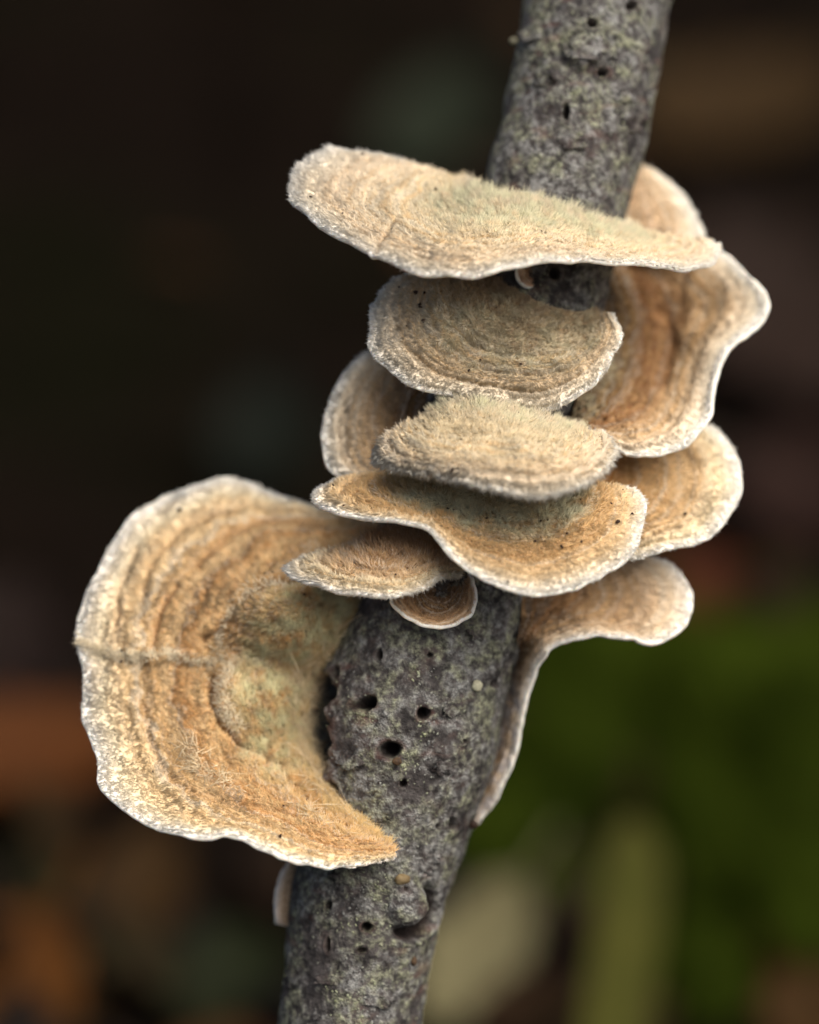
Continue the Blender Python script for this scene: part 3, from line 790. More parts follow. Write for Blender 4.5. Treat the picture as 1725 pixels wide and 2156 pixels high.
# --- the huge ear-shaped bracket
bracket([
    [(838, 1130, 10), (836, 1112, -20), (832, 1098, -50)],
    [(815, 1160, 15), (775, 1118, -20), (735, 1074, -70)],
    [(800, 1195, 20), (710, 1140, 0), (622, 1049, -90)],
    [(790, 1225, 30), (660, 1165, 35), (570, 1110, -30), (557, 1022, -105)],
    [(780, 1250, 40), (630, 1200, 75), (525, 1125, -10), (468, 1003, -95)],
    [(765, 1275, 45), (600, 1240, 110), (465, 1170, 15), (370, 1033, -65)],
    [(750, 1300, 45), (575, 1270, 128), (410, 1215, 35), (275, 1088, -25)],
    [(730, 1330, 40), (555, 1305, 130), (380, 1262, 55), (205, 1195, 25)],
    [(710, 1360, 30), (535, 1340, 112), (360, 1315, 75), (168, 1300, 62)],
    [(690, 1385, 20), (520, 1372, 85), (345, 1365, 98), (166, 1365, 92)],
    [(670, 1405, 10), (512, 1408, 82), (345, 1420, 105), (178, 1440, 115)],
    [(655, 1440, 10), (505, 1460, 105), (352, 1490, 132), (180, 1518, 155)],
    [(645, 1490, 10), (505, 1520, 115), (372, 1550, 162), (211, 1592, 200)],
    [(645, 1540, 15), (522, 1570, 125), (392, 1610, 190), (212, 1648, 240)],
    [(655, 1585, 35), (552, 1620, 145), (442, 1662, 220), (288, 1716, 290)],
    [(672, 1625, 70), (592, 1662, 175), (502, 1702, 260), (390, 1752, 330)],
    [(695, 1665, 100), (635, 1702, 205), (572, 1738, 285), (500, 1755, 350)],
    [(725, 1700, 130), (682, 1732, 232), (642, 1768, 302), (602, 1794, 360)],
    [(762, 1732, 155), (742, 1762, 240), (722, 1792, 292), (690, 1822, 340)],
    [(800, 1762, 172), (790, 1782, 235), (772, 1812, 285)],
    [(828, 1785, 175), (834, 1800, 215)]],
    "huge ochre ear-shaped bracket fungus with ringed zones, growing low from the side of the stick",
    [(0.0, fsrgb(178, 134, 66)), (0.12, fsrgb(208, 160, 84)), (0.24, fsrgb(180, 116, 48)), (0.34, fsrgb(222, 170, 96)), (0.42, fsrgb(190, 122, 54)), (0.50, fsrgb(224, 172, 100)), (0.58, fsrgb(190, 120, 54)), (0.66, fsrgb(228, 180, 112)),
     (0.73, fsrgb(208, 150, 80)), (0.80, fsrgb(230, 192, 130)), (0.86, fsrgb(216, 172, 110)), (0.915, CREAM), (0.965, PALE), (1.0, WHITE)],
    algae=(0.36, 0.22, 0.72, 0.9), algae_col=fsrgb(206, 194, 132), hlen=(28, 12, 6), lean=(0.5, 0.55, 1.2), seed=7.7, fringe=0.3, specks=28, thick=46, rim=5, relief=3.2, bumps=14, nsd=110, ntd=340,
    lines=(([(448, 1425), (450, 1480), (475, 1538), (530, 1582), (602, 1615)], 19, 8, 1.0), ([(375, 1238), (340, 1290), (322, 1375)], 12, 7, 1.0), ([(640, 1222), (560, 1240), (500, 1272), (462, 1325), (430, 1350)], 17, 10, 1.0),
           ([(168, 1352), (240, 1362), (310, 1385), (400, 1382), (480, 1388), (540, 1405)], -3, 12, 0.0), ([(300, 1480), (330, 1590), (400, 1660), (520, 1695), (640, 1720)], 6, 9, 0.4), ([(290, 1150), (255, 1230), (245, 1320)], 6, 7, 0.4),
           ([(500, 1075), (400, 1110), (330, 1180), (300, 1260)], 5, 8, 0.4), ([(680, 1110), (560, 1095), (480, 1130), (420, 1190)], 8, 9, 0.7)),
    wander=0.60, crest=(([(168, 1352), (240, 1362), (310, 1383), (400, 1382), (480, 1388), (560, 1400)], 1500, 14), ([(480, 1385), (470, 1330), (500, 1272), (560, 1240), (630, 1225)], 350, 22), ([(490, 1400), (470, 1470), (500, 1540)], 600, 22)),
    mounds=((585, 1305, 95, 14), (545, 1480, 80, 12), (560, 1255, 40, 6), (520, 1330, 30, -6), (600, 1420, 34, -7), (250, 1480, 60, 8), (350, 1640, 60, -8), (420, 1080, 60, 8), (260, 1230, 50, -7)), dens=0.31,
    tufts=((0.62, 0.63, 90, 34, 0.022), (0.56, 0.67, 70, 30, 0.02), (0.3, 0.82, 120, 36, 0.03), (0.42, 0.5, 60, 26, 0.03), (0.0, 0.45, 320, 52, 0.035), (0.0, 0.53, 320, 52, 0.035), (0.0, 0.62, 400, 52, 0.035), (0.0, 0.7, 400, 49, 0.035), (0.0, 0.78, 440, 44, 0.035), (0.0, 0.86, 400, 39, 0.035)), clump=8)

# --- the brown bracket behind the cup and the plump shelf
bracket([
    [(960, 770, 60), (880, 745, 20), (800, 728, -20)],
    [(955, 790, 65), (860, 775, 30), (758, 743, 0)],
    [(950, 810, 70), (840, 800, 40), (722, 785, 25)],
    [(945, 830, 75), (820, 840, 50), (694, 838, 45)],
    [(940, 860, 80), (810, 885, 60), (680, 905, 65)],
    [(938, 890, 85), (815, 930, 75), (686, 960, 90)],
    [(935, 915, 90), (830, 970, 95), (715, 1000, 115)],
    [(935, 935, 95), (860, 990, 110), (790, 1015, 130)],
    [(935, 955, 100), (900, 1000, 120), (870, 1015, 135)]],
    "rounded brown bracket fungus half hidden behind the cup and the plump shelf",
    [(0.0, srgb(90, 62, 36)), (0.35, srgb(140, 100, 60)), (0.6, fsrgb(186, 144, 96)), (0.82, fsrgb(206, 176, 134)), (0.93, PALE), (1.0, WHITE)],  # inner browns darkened to paint in the shade near the stick
    algae=(0.1, 0, 1, 0), hlen=(14, 11, 8), seed=8.5, fringe=0.35, thick=30, dens=0.17, hrad=1.2, relief=5)

# --- the folded bracket far side, upper
bracket([
    [(1235, 560, -40), (1300, 540, -120), (1360, 520, -150)],
    [(1240, 590, -10), (1340, 560, -150), (1440, 510, -130)],
    [(1243, 620, 10), (1365, 585, -150), (1510, 530, -90)],
    [(1245, 650, 25), (1390, 620, -150), (1570, 580, -40)],
    [(1245, 680, 30), (1400, 650, -150), (1611, 633, 5)],
    [(1243, 705, 35), (1398, 680, -145), (1590, 678, 25)],
    [(1240, 730, 40), (1392, 708, -140), (1535, 718, 45)],
    [(1235, 755, 45), (1388, 740, -120), (1507, 765, 60)],
    [(1230, 785, 50), (1378, 780, -80), (1495, 825, 85)],
    [(1222, 815, 60), (1362, 824, -20), (1482, 882, 120)],
    [(1215, 840, 70), (1342, 858, 35), (1448, 925, 150)],
    [(1207, 860, 80), (1310, 880, 95), (1388, 948, 165)],
    [(1200, 880, 90), (1275, 890, 110), (1325, 948, 165)],
    [(1195, 895, 95), (1240, 895, 115), (1275, 905, 135)]],
    "deeply folded tan bracket fungus with a pointed lobe and rusty streaked hollow",
    [(0.0, srgb(84, 62, 38)), (0.25, srgb(120, 84, 44)), (0.46, srgb(150, 96, 46)), (0.64, fsrgb(178, 128, 76)), (0.78, fsrgb(210, 168, 114)), (0.88, fsrgb(218, 190, 150)), (0.945, PALE), (0.985, WHITE)],  # dark inner stops carry the shade inside the folds
    algae=(0.2, 0.4, 1, 0.5), hlen=(16, 14, 8), seed=9.3, lines=(([(1392, 650), (1412, 700), (1405, 760), (1392, 810)], 9, 14, 0.8), ([(1340, 600), (1350, 680), (1340, 760)], 7, 12, 0.3), ([(1450, 560), (1435, 620), (1440, 690)], 6, 9, 0.4)), fringe=0.35, thick=34, rim=5, dens=0.17, hrad=1.2, relief=5, bumps=12, lean=(0.2, 0.4, 1.2))

# --- the one behind the top of the stick
bracket([
    [(1235, 340, -150), (1290, 335, -190), (1342, 337, -200)],
    [(1240, 370, -130), (1320, 365, -170), (1398, 365, -185)],
    [(1242, 400, -110), (1345, 405, -150), (1445, 415, -165)],
    [(1242, 430, -90), (1360, 440, -130), (1475, 460, -145)],
    [(1240, 460, -75), (1365, 475, -110), (1486, 500, -120)],
    [(1238, 490, -60), (1350, 500, -95), (1465, 535, -100)],
    [(1235, 510, -50), (1310, 520, -80), (1390, 540, -90)]],
    "blurry pale bracket fungus on the far side of the stick above the folded one",
    [(0.0, fsrgb(130, 92, 60)), (0.45, fsrgb(190, 148, 104)), (0.75, fsrgb(208, 172, 128)), (0.86, PALE), (1.0, WHITE)],
    algae=(0.1, 0, 1, 0), hlen=(14, 11, 8), seed=10.2, fringe=0.35, thick=30, rim=5, dens=0.12, hrad=1.7)

# --- rounded zoned bracket under the folded one
bracket([
    [(1180, 930, 60), (1310, 905, 0), (1430, 902, -30)],
    [(1185, 950, 70), (1330, 925, 10), (1478, 888, -10)],
    [(1188, 970, 80), (1345, 950, 25), (1524, 912, 15)],
    [(1190, 990, 88), (1355, 980, 40), (1554, 965, 45)],
    [(1190, 1010, 95), (1355, 1010, 60), (1560, 1022, 80)],
    [(1188, 1030, 100), (1350, 1040, 80), (1538, 1080, 110)],
    [(1184, 1048, 104), (1335, 1065, 95), (1495, 1120, 135)],
    [(1178, 1065, 107), (1310, 1085, 110), (1435, 1145, 150)],
    [(1170, 1080, 108), (1285, 1100, 120), (1375, 1162, 160)],
    [(1160, 1095, 108), (1255, 1115, 125), (1322, 1172, 162)],
    [(1150, 1105, 105), (1210, 1120, 120), (1265, 1160, 150)]],
    "rounded ochre bracket fungus with pale rim and growth rings, tucked under the deeply folded one",
    [(0.0, srgb(130, 88, 44)), (0.3, srgb(176, 122, 62)), (0.55, fsrgb(194, 138, 72)), (0.78, fsrgb(208, 164, 106)), (0.9, CREAM), (0.945, PALE), (0.985, WHITE)],  # shade towards the base is painted into the first stops
    algae=(0.1, 0, 1, 0), hlen=(14, 12, 8), seed=11.6, fringe=0.35, specks=3, thick=32, rim=5, dens=0.2, hrad=1.15, relief=5)

# --- low bracket running down the bark as a skirt
bracket([
    [(1085, 1195, 40), (1200, 1180, 0), (1310, 1170, -40)],
    [(1090, 1212, 55), (1220, 1190, 20), (1378, 1165, -20)],
    [(1095, 1230, 65), (1235, 1215, 25), (1425, 1188, 10)],
    [(1098, 1245, 70), (1245, 1240, 30), (1453, 1232, 45)],
    [(1099, 1260, 75), (1245, 1262, 35), (1455, 1275, 75)],
    [(1099, 1275, 78), (1235, 1280, 45), (1440, 1312, 95)],
    [(1098, 1288, 80), (1225, 1290, 55), (1393, 1340, 110)],
    [(1097, 1300, 80), (1205, 1295, 65), (1330, 1328, 115)],
    [(1095, 1312, 80), (1180, 1305, 72), (1265, 1324, 118)],
    [(1093, 1324, 80), (1155, 1318, 78), (1203, 1334, 120)],
    [(1090, 1340, 78), (1125, 1340, 82), (1152, 1360, 115)],
    [(1080, 1365, 30), (1106, 1375, 30), (1117, 1400, 90)],
    [(1068, 1405, -20), (1090, 1420, 0), (1093, 1458, 60)],
    [(1055, 1465, -30), (1076, 1480, -10), (1082, 1522, 45)],
    [(1042, 1530, -30), (1061, 1545, -10), (1067, 1590, 35)],
    [(1028, 1590, -30), (1045, 1605, -8), (1048, 1642, 28)],
    [(1008, 1645, -30), (1025, 1660, -5), (1024, 1692, 22)],
    [(988, 1695, -25), (1000, 1710, 0), (989, 1740, 18)]],
    "lowest far-side bracket fungus, its pale lilac edge running down the bark like a skirt",
    [(0.0, srgb(96, 62, 36)), (0.3, srgb(150, 104, 62)), (0.55, fsrgb(170, 120, 70)), (0.77, fsrgb(198, 154, 106)), (0.9, fsrgb(220, 192, 152)), (0.965, fsrgb(228, 212, 186)), (1.0, (0.80, 0.77, 0.71))],  # first stops deepened as painted shade against the bark
    algae=(3.0, 0.66, 1.1, 0.9), algae_col=(0.60, 0.55, 0.52), hlen=(16, 13, 7), seed=12.8, fringe=0.15, thick=30, rim=5, dens=0.17, hrad=1.15, relief=5, ntd=260, curl=14)

# --- thin sliver on the shaded side, low on the stick
bracket([
    [(640, 1800, 0), (628, 1798, 0), (616, 1798, 0)],
    [(638, 1825, 0), (620, 1825, 10), (600, 1828, 15)],
    [(634, 1860, 0), (612, 1862, 10), (588, 1872, 20)],
    [(630, 1895, 0), (608, 1898, 10), (583, 1915, 20)],
    [(628, 1920, 0), (608, 1925, 10), (586, 1945, 15)],
    [(626, 1940, 0), (615, 1945, 5), (600, 1955, 5)]],
    "thin tan bracket fungus seen edge-on below the huge ear-shaped one",
    [(0.0, fsrgb(110, 80, 56)), (0.5, fsrgb(178, 138, 100)), (0.85, fsrgb(196, 160, 126)), (1.0, fsrgb(200, 190, 184))],
    algae=(0.1, 0, 1, 0), hlen=(6, 6, 4), seed=13.1, thick=16, rim=5, dens=0.08, ntd=90, nsd=40, curl=10)

# --- curled scrap of a bracket between the topmost shelf and the cup
bracket([
    [(1150, 555, 100), (1120, 552, 125), (1092, 556, 140)],
    [(1152, 560, 102), (1120, 562, 128), (1090, 572, 148)],
    [(1153, 566, 103), (1122, 575, 128), (1096, 590, 150)],
    [(1154, 572, 103), (1130, 585, 126), (1112, 602, 146)],
    [(1155, 578, 102), (1140, 588, 120), (1130, 600, 135)],
    [(1156, 582, 100), (1148, 586, 108), (1142, 592, 120)]],
    "tiny curled brown fungus scrap in the shade under the broad topmost shelf",
    [(0.0, srgb(90, 56, 34)), (0.6, srgb(150, 98, 62)), (1.0, fsrgb(196, 150, 112))],
    algae=(0.1, 0, 1, 0), hlen=(6, 5, 4), seed=14.9, thick=12, rim=4, dens=0.08, ntd=60, nsd=30, curl=4, bumps=3, relief=1.5, edge=2)

print("fungi", round(time.time() - T0, 1))


# ------------------------------------------------------------------ small things on the bark
def small_lump(name, x, y, sizes, mat, label, cat, lift=0.5):
    p, d = stick_point(x, y)
    v = LUMP_V.copy()
    # one finer lump: subdivide the icosahedron once
    f = LUMP_F; vs = [tuple(a) for a in v]; cache = {}

    def midp(a, b):
        k = (min(a, b), max(a, b))
        if k not in cache:
            q = (np.array(vs[a]) + np.array(vs[b])) / 2; q /= np.linalg.norm(q); vs.append(tuple(q)); cache[k] = len(vs) - 1
        return cache[k]
    for _ in range(2):
        nf = []; cache.clear()
        for a, b, c in f:
            ab, bc, ca = midp(a, b), midp(b, c), midp(c, a)
            nf += [(a, ab, ca), (b, bc, ab), (c, ca, bc), (ab, bc, ca)]
        f = np.array(nf)
    v = np.array(vs)
    v = v * (1 + 0.22 * fbm(v * 1.7 + x, 2))[:, None]
    e1 = np.array([1.0, 0, 0]) - d * d[0]; e1 /= np.linalg.norm(e1); e2 = np.cross(d, e1)
    V = p + d * sizes[2] * lift + v[:, :1] * e1 * sizes[0] + v[:, 1:2] * e2 * sizes[1] + v[:, 2:] * d * sizes[2]
    org = world(p)
    o = mesh_from(name, world(V), f, np.full(len(f), 3), mat, None, origin=org)
    return tag(o, label, cat)


M_FRASS = plain("frass", srgb(40, 27, 18), srgb(92, 72, 50), 16.0)
M_BUD = plain("bud_scale", srgb(92, 76, 50), srgb(124, 108, 78), 9.0)
small_lump("frass_pellet", 836, 1603, (10, 8, 6), M_FRASS, "crumb of brown beetle frass under the biggest hole in the bark", "frass")
small_lump("seed_husk", 846, 1850, (17, 11, 10), M_BUD, "pale tan seed husk stuck on the bark above the twig scar", "seed husk")
small_lump("bark_crumb", 992, 1735, (9, 10, 9), M_SPECK, "dark red-brown crumb on the stick's edge where the lilac skirt ends", "bark crumb", 0.9)
small_lump("resin_bead", 870, 2022, (7, 10, 6), M_FRASS, "rusty resin bead on the bark below the crescent crack", "resin bead")
small_lump("lichen_pimple", 1004, 1442, (12, 13, 9), plain("pimple", srgb(150, 146, 124), srgb(176, 174, 148), 6.0), "round pale lichen pimple on bark near the lilac skirt", "lichen")
small_lump("bark_nub", 1088, 88, (8, 12, 10), plain("nub", srgb(120, 116, 96), srgb(150, 146, 120), 6.0), "small pale nub jutting from the shaded edge at the stick's top", "bark nub", 0.9)


# ------------------------------------------------------------------ forest floor
def ray(px, py):
    d = (px - 862.5) * RIGHT + (1078 - py) * UPV - D * BACK
    return d / np.linalg.norm(d)


def floor_hit(px, py):
    d = ray(px, py)
    return CAM + d * (GROUND_Z - CAM[2]) / d[2]


def ground():
    n = 150
    a = np.linspace(-1, 1, n); g = np.sign(a) * (np.abs(a) * 0.9 + np.abs(a) ** 5 * 9.1)
    X, Y = np.meshgrid(g, g + 0.5, indexing='ij')
    p = np.stack([X, Y, X * 0], -1)
    z = GROUND_Z + 0.010 * fbm(p * 9, 3) + 0.004 * fbm(p * 60, 2)
    p[..., 2] = z - 0.006
    t = NT("dark_humus")
    pos = t.pos(1.0)
    n1 = t.noise(pos, 18.0, 5.0, 0.7); n2 = t.noise(pos, 5.0, 3.0)
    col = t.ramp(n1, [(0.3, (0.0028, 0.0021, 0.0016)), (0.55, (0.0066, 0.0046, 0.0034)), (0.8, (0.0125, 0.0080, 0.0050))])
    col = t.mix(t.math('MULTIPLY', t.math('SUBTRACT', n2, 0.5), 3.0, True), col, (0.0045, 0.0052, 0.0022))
    b = t.n("BsdfPrincipled", in_Base_Color=col, in_Roughness=0.9); b.inputs['Specular IOR Level'].default_value = 0.0
    bp = t.n("Bump", in_Height=t.noise(pos, 200.0, 4.0, 0.7)); bp.inputs['Strength'].default_value = 0.8; bp.inputs['Distance'].default_value = 0.004
    t.t.links.new(bp.outputs[0], b.inputs['Normal'])
    lo = grid_loops(n, n)
    o = mesh_from("ground", p.reshape(-1, 3), lo, np.full(len(lo), 4), t.out(b.outputs[0]))
    tag(o, "dark damp humus of the forest floor, far out of focus", None, None, 'structure')


ground()


def leaf(px, py, L, Wd, ang, c1, c2, label, cat="leaf", name="dead_leaf", flat=0.55, curl=0.25, lift=0.0, group="fallen leaves on the forest floor", shape=0.9, transl=0.2):
    """one leaf lying in the litter; L, Wd in steps as they show at its distance, ang its lie as seen"""
    hit = floor_hit(px, py)
    d = hit - CAM; dist = np.linalg.norm(d); sc_ = dist / (D * K)
    L2, W2 = L * sc_ * K / 2, Wd * sc_ * K / 2
    nrm = (1 - flat) * BACK + flat * np.array([0, 0, 1.0]); nrm /= np.linalg.norm(nrm)
    ax = math.cos(ang) * RIGHT + math.sin(ang) * UPV
    # lie of the leaf's length within its own plane, so that it still points the same way when seen from the lens
    ax = ax - BACK * (ax @ nrm) / (BACK @ nrm); ax /= np.linalg.norm(ax)
    L2 = L2 / max(0.35, np.linalg.norm(ax - BACK * (ax @ BACK)))
    sd = np.cross(nrm, ax)
    W2 = W2 / max(0.35, np.linalg.norm(sd - BACK * (sd @ BACK)))
    n, m = 24, 13
    u = np.linspace(-1, 1, n)[:, None]; v = np.linspace(-1, 1, m)[None]
    wid = (np.clip(1 - np.abs(u + 0.12) ** 2.4, 0.0, 1) ** shape) * W2 * (1 + 0.10 * np.sin(u * 23 + px)) * (1 + 0.35 * perlin(np.stack([u * 2.2 + 0 * v + py, np.sign(v) * 3.0 + 0 * u, 0 * u * v], -1))) + W2 * 0.02
    X = ax * (u * L2)[..., None] + sd * (v * wid)[..., None]
    H = curl * W2 * (v ** 2) * 0.9 + curl * L2 * 0.5 * u ** 2 + 0.10 * W2 * fbm(np.stack([u * 2 + 0 * v + px, v * 2 + 0 * u, 0 * u * v], -1), 2)
    X = X + nrm * H[..., None]
    X = X - X.mean((0, 1))
    # slide along the line of sight until the leaf just rests on the ground
    zmin = X[..., 2].min()
    f = 1 - max(0.0, (-zmin + 0.004 + lift)) / (CAM[2] - GROUND_Z)
    c = CAM + d * f
    X = c + X * f
    thk = 0.00035
    top = X; bot = X - nrm * thk
    rim = np.concatenate([np.arange(m), np.arange(1, n) * m + m - 1, (n - 1) * m + np.arange(m - 2, -1, -1), np.arange(n - 2, 0, -1) * m])
    V = np.concatenate([top.reshape(-1, 3), bot.reshape(-1, 3)])
    q1 = grid_loops(n, m); q2 = grid_loops(n, m, off=n * m, flip=True)
    r2 = np.roll(rim, -1)
    q3 = np.stack([rim, rim + n * m, r2 + n * m, r2], -1)
    F = np.concatenate([q1, q2, q3])
    mat = plain(name + "_" + str(int(px)) + "_" + str(int(py)), c1, c2, 60.0, 0.7, transl, 0.1, 1.0)
    org = c
    r = empty(name, org, label, cat, group)
    mesh_from("blade", V, F, np.full(len(F), 4), mat, r, origin=org)
    # midrib and stalk
    line = np.concatenate([X[:, m // 2] + nrm * 0.0004, ])
    line = np.concatenate([line, line[-1:] + (line[-1] - line[-2]) * 3, line[-1:] + (line[-1] - line[-2]) * 6])
    k = 6; an = np.linspace(0, 2 * math.pi, k, endpoint=False)
    rr = np.linspace(0.02, 0.055, len(line)) * W2
    T = line[:, None] + (sd[None, None] * np.cos(an)[None, :, None] + nrm[None, None] * np.sin(an)[None, :, None]) * rr[:, None, None]
    lo = grid_loops(len(line), k, wrap=True)
    mesh_from("midrib", T.reshape(-1, 3), lo, np.full(len(lo), 4), mat, r, origin=org)
    return r


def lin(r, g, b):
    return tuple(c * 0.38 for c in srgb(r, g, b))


leaf(60, 1580, 520, 210, math.radians(8), lin(108, 60, 24), lin(128, 76, 34), "rust-orange fallen leaf lying lengthwise behind the huge ear-shaped bracket")
leaf(20, 2075, 360, 300, math.radians(60), lin(140, 88, 34), lin(108, 64, 24), "golden brown fallen leaf at the very bottom corner of the picture")
leaf(300, 1850, 260, 190, math.radians(70), lin(84, 58, 22), lin(62, 42, 18), "dull brown fallen leaf below the ear-shaped bracket")
leaf(95, 1820, 200, 130, math.radians(100), lin(80, 76, 44), lin(60, 58, 34), "olive-grey leaf standing between the rust-orange and golden leaves")
leaf(1012, 1985, 380, 185, math.radians(54), lin(180, 172, 128), lin(164, 152, 108), "pale beige fallen leaf right beside the lower stick", flat=0.3)
leaf(1580, 205, 520, 210, math.radians(12), lin(84, 60, 24), lin(66, 48, 22), "long olive-brown leaf beside the top of the stick", flat=0.5)
leaf(925, 235, 330, 190, math.radians(48), lin(54, 62, 44), lin(44, 52, 36), "dim grey-green leaf behind the broad topmost shelf", flat=0.4)
leaf(1700, 1010, 260, 300, math.radians(80), lin(62, 36, 26), lin(48, 30, 22), "dim red-brown leaf beyond the rounded ochre bracket")
leaf(1500, 1230, 190, 120, math.radians(20), lin(120, 62, 34), lin(92, 48, 26), "russet leaf peeping out past the lowest far-side bracket")
leaf(1690, 2120, 200, 170, math.radians(120), lin(96, 66, 24), lin(74, 50, 20), "brown leaf half under moss beyond the strap-like blade")
leaf(1130, 2120, 260, 120, math.radians(15), lin(78, 50, 22), lin(58, 38, 18), "brown leaf on the ground under the pale beige leaf")
leaf(500, 2060, 260, 220, math.radians(30), lin(46, 54, 22), lin(36, 42, 20), "dark green leaf beside the shaded foot of the stick")
leaf(560, 900, 260, 220, math.radians(80), lin(24, 30, 18), lin(20, 26, 16), "very dark green leaf behind the half hidden brown bracket")
leaf(1660, 640, 420, 480, math.radians(30), lin(66, 48, 38), lin(54, 40, 32), "dull brown leaf beyond the pointed lobe of the folded bracket")
leaf(30, 1350, 300, 260, math.radians(10), lin(50, 34, 26), lin(38, 26, 22), "dark chocolate leaf above the rust-orange one")


def litter():
    t = NT("litter")
    k = t.attr("strand")
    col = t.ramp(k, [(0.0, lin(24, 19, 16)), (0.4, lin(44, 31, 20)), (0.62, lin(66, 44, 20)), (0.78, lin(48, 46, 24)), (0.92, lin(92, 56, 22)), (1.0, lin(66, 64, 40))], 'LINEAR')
    b = t.n("BsdfPrincipled", in_Base_Color=col, in_Roughness=0.8); b.inputs['Specular IOR Level'].default_value = 0.1
    mat = t.out(b.outputs[0])
    spots = []
    for _ in range(520):
        px, py = RNG.uniform(-350, 2080), RNG.uniform(-150, 2500)
        keep = 0.05 + 0.75 * smooth(1300, 1800, py) if px < 862 else 0.30 - 0.2 * smooth(1200, 1500, py)
        if RNG.random() < keep: spots.append(floor_hit(px, py))
    c = np.array(spots); n = len(c)
    h, w = 5, 3
    u = np.linspace(-1, 1, h)[:, None]; v = np.linspace(-1, 1, w)[None]
    L = RNG.uniform(0.010, 0.026, n)[:, None, None]; Wd = L * RNG.uniform(0.3, 0.6, n)[:, None, None]
    wid = np.array([0.08, 0.85, 1.0, 0.7, 0.05])[:, None]
    X = u[None] * L + 0 * v[None]; Y = (v * wid)[None] * Wd; Z = (np.abs(v) * wid * 0.5 + 0 * u)[None] * Wd + 0.25 * L * (u ** 2)[None] * RNG.uniform(-0.5, 1, n)[:, None, None]
    P = np.stack([X, Y, Z], -1)
    ax = RNG.normal(size=(n, 3)) * np.array([1, 1, 0.35]); ax /= np.linalg.norm(ax, axis=1)[:, None]
    up = RNG.normal(size=(n, 3)) * 0.35 + np.array([0, 0, 1.0]); sd = np.cross(up, ax); sd /= np.linalg.norm(sd, axis=1)[:, None]; up = np.cross(ax, sd)
    W3 = P[..., 0:1] * ax[:, None, None] + P[..., 1:2] * sd[:, None, None] + P[..., 2:3] * up[:, None, None]
    lowest = W3[..., 2].reshape(n, -1).min(1)
    c[:, 2] = GROUND_Z - lowest - 0.002 + RNG.random(n) * 0.006
    W3 = W3 + c[:, None, None]
    B3 = W3 - up[:, None, None] * 0.0004
    V = np.concatenate([W3.reshape(n, -1, 3), B3.reshape(n, -1, 3)], 1)
    rim = np.array([0, 1, 2, 5, 8, 11, 14, 13, 12, 9, 6, 3]); r2 = np.roll(rim, -1)
    F = np.concatenate([grid_loops(h, w), grid_loops(h, w, off=15, flip=True), np.stack([rim, rim + 15, r2 + 15, r2], -1)])
    FF = (F[None] + (np.arange(n) * 30)[:, None, None]).reshape(-1, 4)
    o = mesh_from("leaf_litter", V.reshape(-1, 3), FF, np.full(len(FF), 4), mat, None, dict(strand=np.repeat(RNG.random(n), 30)))
    tag(o, "scattered small dead leaves covering the dark forest floor", None, None, 'stuff')


litter()


def strap(px0, py0, px1, py1, wd, c1, c2, label):
    """upright strap-like blade rooted in the ground"""
    base = floor_hit(px0, py0)
    r1 = ray(px1, py1)
    dist = 0.57
    tip = CAM + r1 * 0.59
    n, m = 30, 9
    u = np.linspace(0, 1, n)[:, None]; v = np.linspace(-1, 1, m)[None]
    sc_ = dist / (D * K)
    W2 = wd * sc_ * K / 2
    axis = base + (tip - base) * u + np.array([0.0, -0.004, 0]) * np.sin(u * math.pi)
    wid = W2 * np.sqrt(np.clip(1 - (np.maximum(0, u - 0.86) / 0.14) ** 2, 0.003, 1)) * (0.72 + 0.28 * np.minimum(1, u * 2))
    ax = (tip - base) / np.linalg.norm(tip - base)
    nrm = BACK * 0.8 + np.array([0.35, 0, 0.3]); nrm -= ax * (ax @ nrm); nrm /= np.linalg.norm(nrm)
    sd = np.cross(nrm, ax)
    top = axis[:, None] + sd * (v * wid)[..., None] - nrm * (0.25 * np.abs(v) ** 1.5 * wid)[..., None] * -1
    bot = top - nrm * 0.0004
    V = np.concatenate([top.reshape(-1, 3), bot.reshape(-1, 3)])
    rim = np.concatenate([np.arange(m), np.arange(1, n) * m + m - 1, (n - 1) * m + np.arange(m - 2, -1, -1), np.arange(n - 2, 0, -1) * m])
    r2 = np.roll(rim, -1)
    F = np.concatenate([grid_loops(n, m), grid_loops(n, m, off=n * m, flip=True), np.stack([rim, rim + n * m, r2 + n * m, r2], -1)])
    mat = plain("strap_" + str(int(px0)), c1, c2, 50.0, 0.7, 0.25, 0.0, 1.0)
    o = mesh_from("grass_blade", V, F, np.full(len(F), 4), mat, None, origin=base)
    return tag(o, label, "grass blade")


strap(1165, 3000, 1345, 1720, 150, lin(112, 110, 54), lin(94, 96, 46), "broad yellow-olive strap-like blade standing in the moss, out of focus")


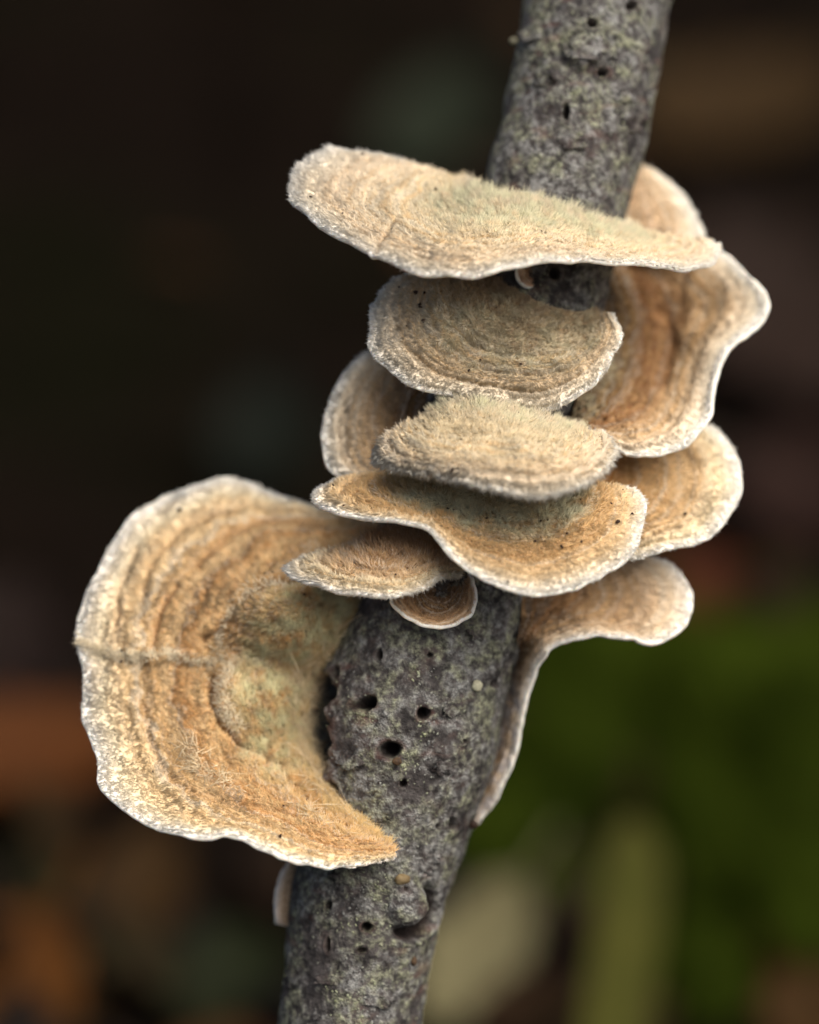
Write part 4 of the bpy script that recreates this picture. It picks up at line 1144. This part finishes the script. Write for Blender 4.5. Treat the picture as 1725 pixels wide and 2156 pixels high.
def moss():
    t = NT("green_moss")
    pos = t.pos(1.0)
    n1 = t.noise(pos, 22.0, 3.0)
    col = t.mix(t.math('MULTIPLY', t.math('SUBTRACT', n1, 0.35), 3.0, True), (0.0080, 0.0125, 0.0016), (0.031, 0.045, 0.0044))
    val = t.math('ADD', 0.6, t.math('MULTIPLY', t.attr("strand"), 0.8))
    col = t.mix(1.0, col, t.n("CombineColor", in_0=val, in_1=val, in_2=val).outputs[0], 'MULTIPLY')
    b = t.n("BsdfPrincipled", in_Base_Color=col, in_Roughness=0.7); b.inputs['Specular IOR Level'].default_value = 0.0
    mat = t.out(b.outputs[0])
    roots, tips, rads = [], [], []
    # cushions of moss: where they show, how wide, how tall, how many shoots
    for (px, py, w, h, cnt) in ((1200, 1500, 110, 0.026, 2000), (1320, 1490, 100, 0.016, 900), (1530, 1530, 120, 0.026, 2000), (1690, 1500, 90, 0.020, 800), (1250, 1400, 130, 0.010, 420), (1450, 1390, 130, 0.010, 380), (1640, 1380, 130, 0.010, 420), (1420, 1300, 150, 0.008, 200), (1650, 1290, 150, 0.008, 220), (1170, 1660, 120, 0.022, 1700), (1330, 1600, 130, 0.008, 900),
                                (1700, 1680, 100, 0.032, 1700), (1480, 1700, 110, 0.014, 1100), (1690, 1970, 110, 0.034, 1700), (1550, 1880, 110, 0.014, 1000), (1060, 1760, 110, 0.012, 800), (1480, 2050, 90, 0.012, 600), (1600, 1600, 90, 0.014, 900), (1150, 1850, 90, 0.008, 500)):
        c = floor_hit(px, py); rr = w * K * np.linalg.norm(c - CAM) / (D * K)
        a = RNG.random(cnt) * 2 * math.pi; q = np.sqrt(RNG.random(cnt))
        x = c[0] + rr * q * np.cos(a); y = c[1] + 1.0 * rr * q * np.sin(a)
        g = GROUND_Z - 0.006
        hh = h * np.sqrt(np.maximum(0.05, 1 - q ** 2)) * RNG.uniform(0.6, 1.1, cnt)
        r = np.stack([x, y, np.full(cnt, g)], -1)
        tp = r + np.stack([RNG.normal(size=cnt) * 0.3 * hh, RNG.normal(size=cnt) * 0.3 * hh, hh + 0.008], -1)
        roots.append(r); tips.append(tp); rads.append(RNG.uniform(0.0014, 0.0030, cnt))
    r = np.concatenate(roots) ; tp = np.concatenate(tips); rd = np.concatenate(rads)
    inv = lambda p: (p / K) @ ROT.T
    o = hair_mesh("moss", inv(r), inv(r * 0.45 + tp * 0.55), inv(tp), rd / K, mat, None, np.zeros(3), dict(strand=RNG.random(len(r))))
    tag(o, "low cushions of bright green moss over the ground, far out of focus", None, None, 'stuff')


moss()
print("built", round(time.time() - T0, 1), "s; triangles", sum(len(o.data.loops) - 2 * len(o.data.polygons) for o in sc.objects if o.type == 'MESH'))
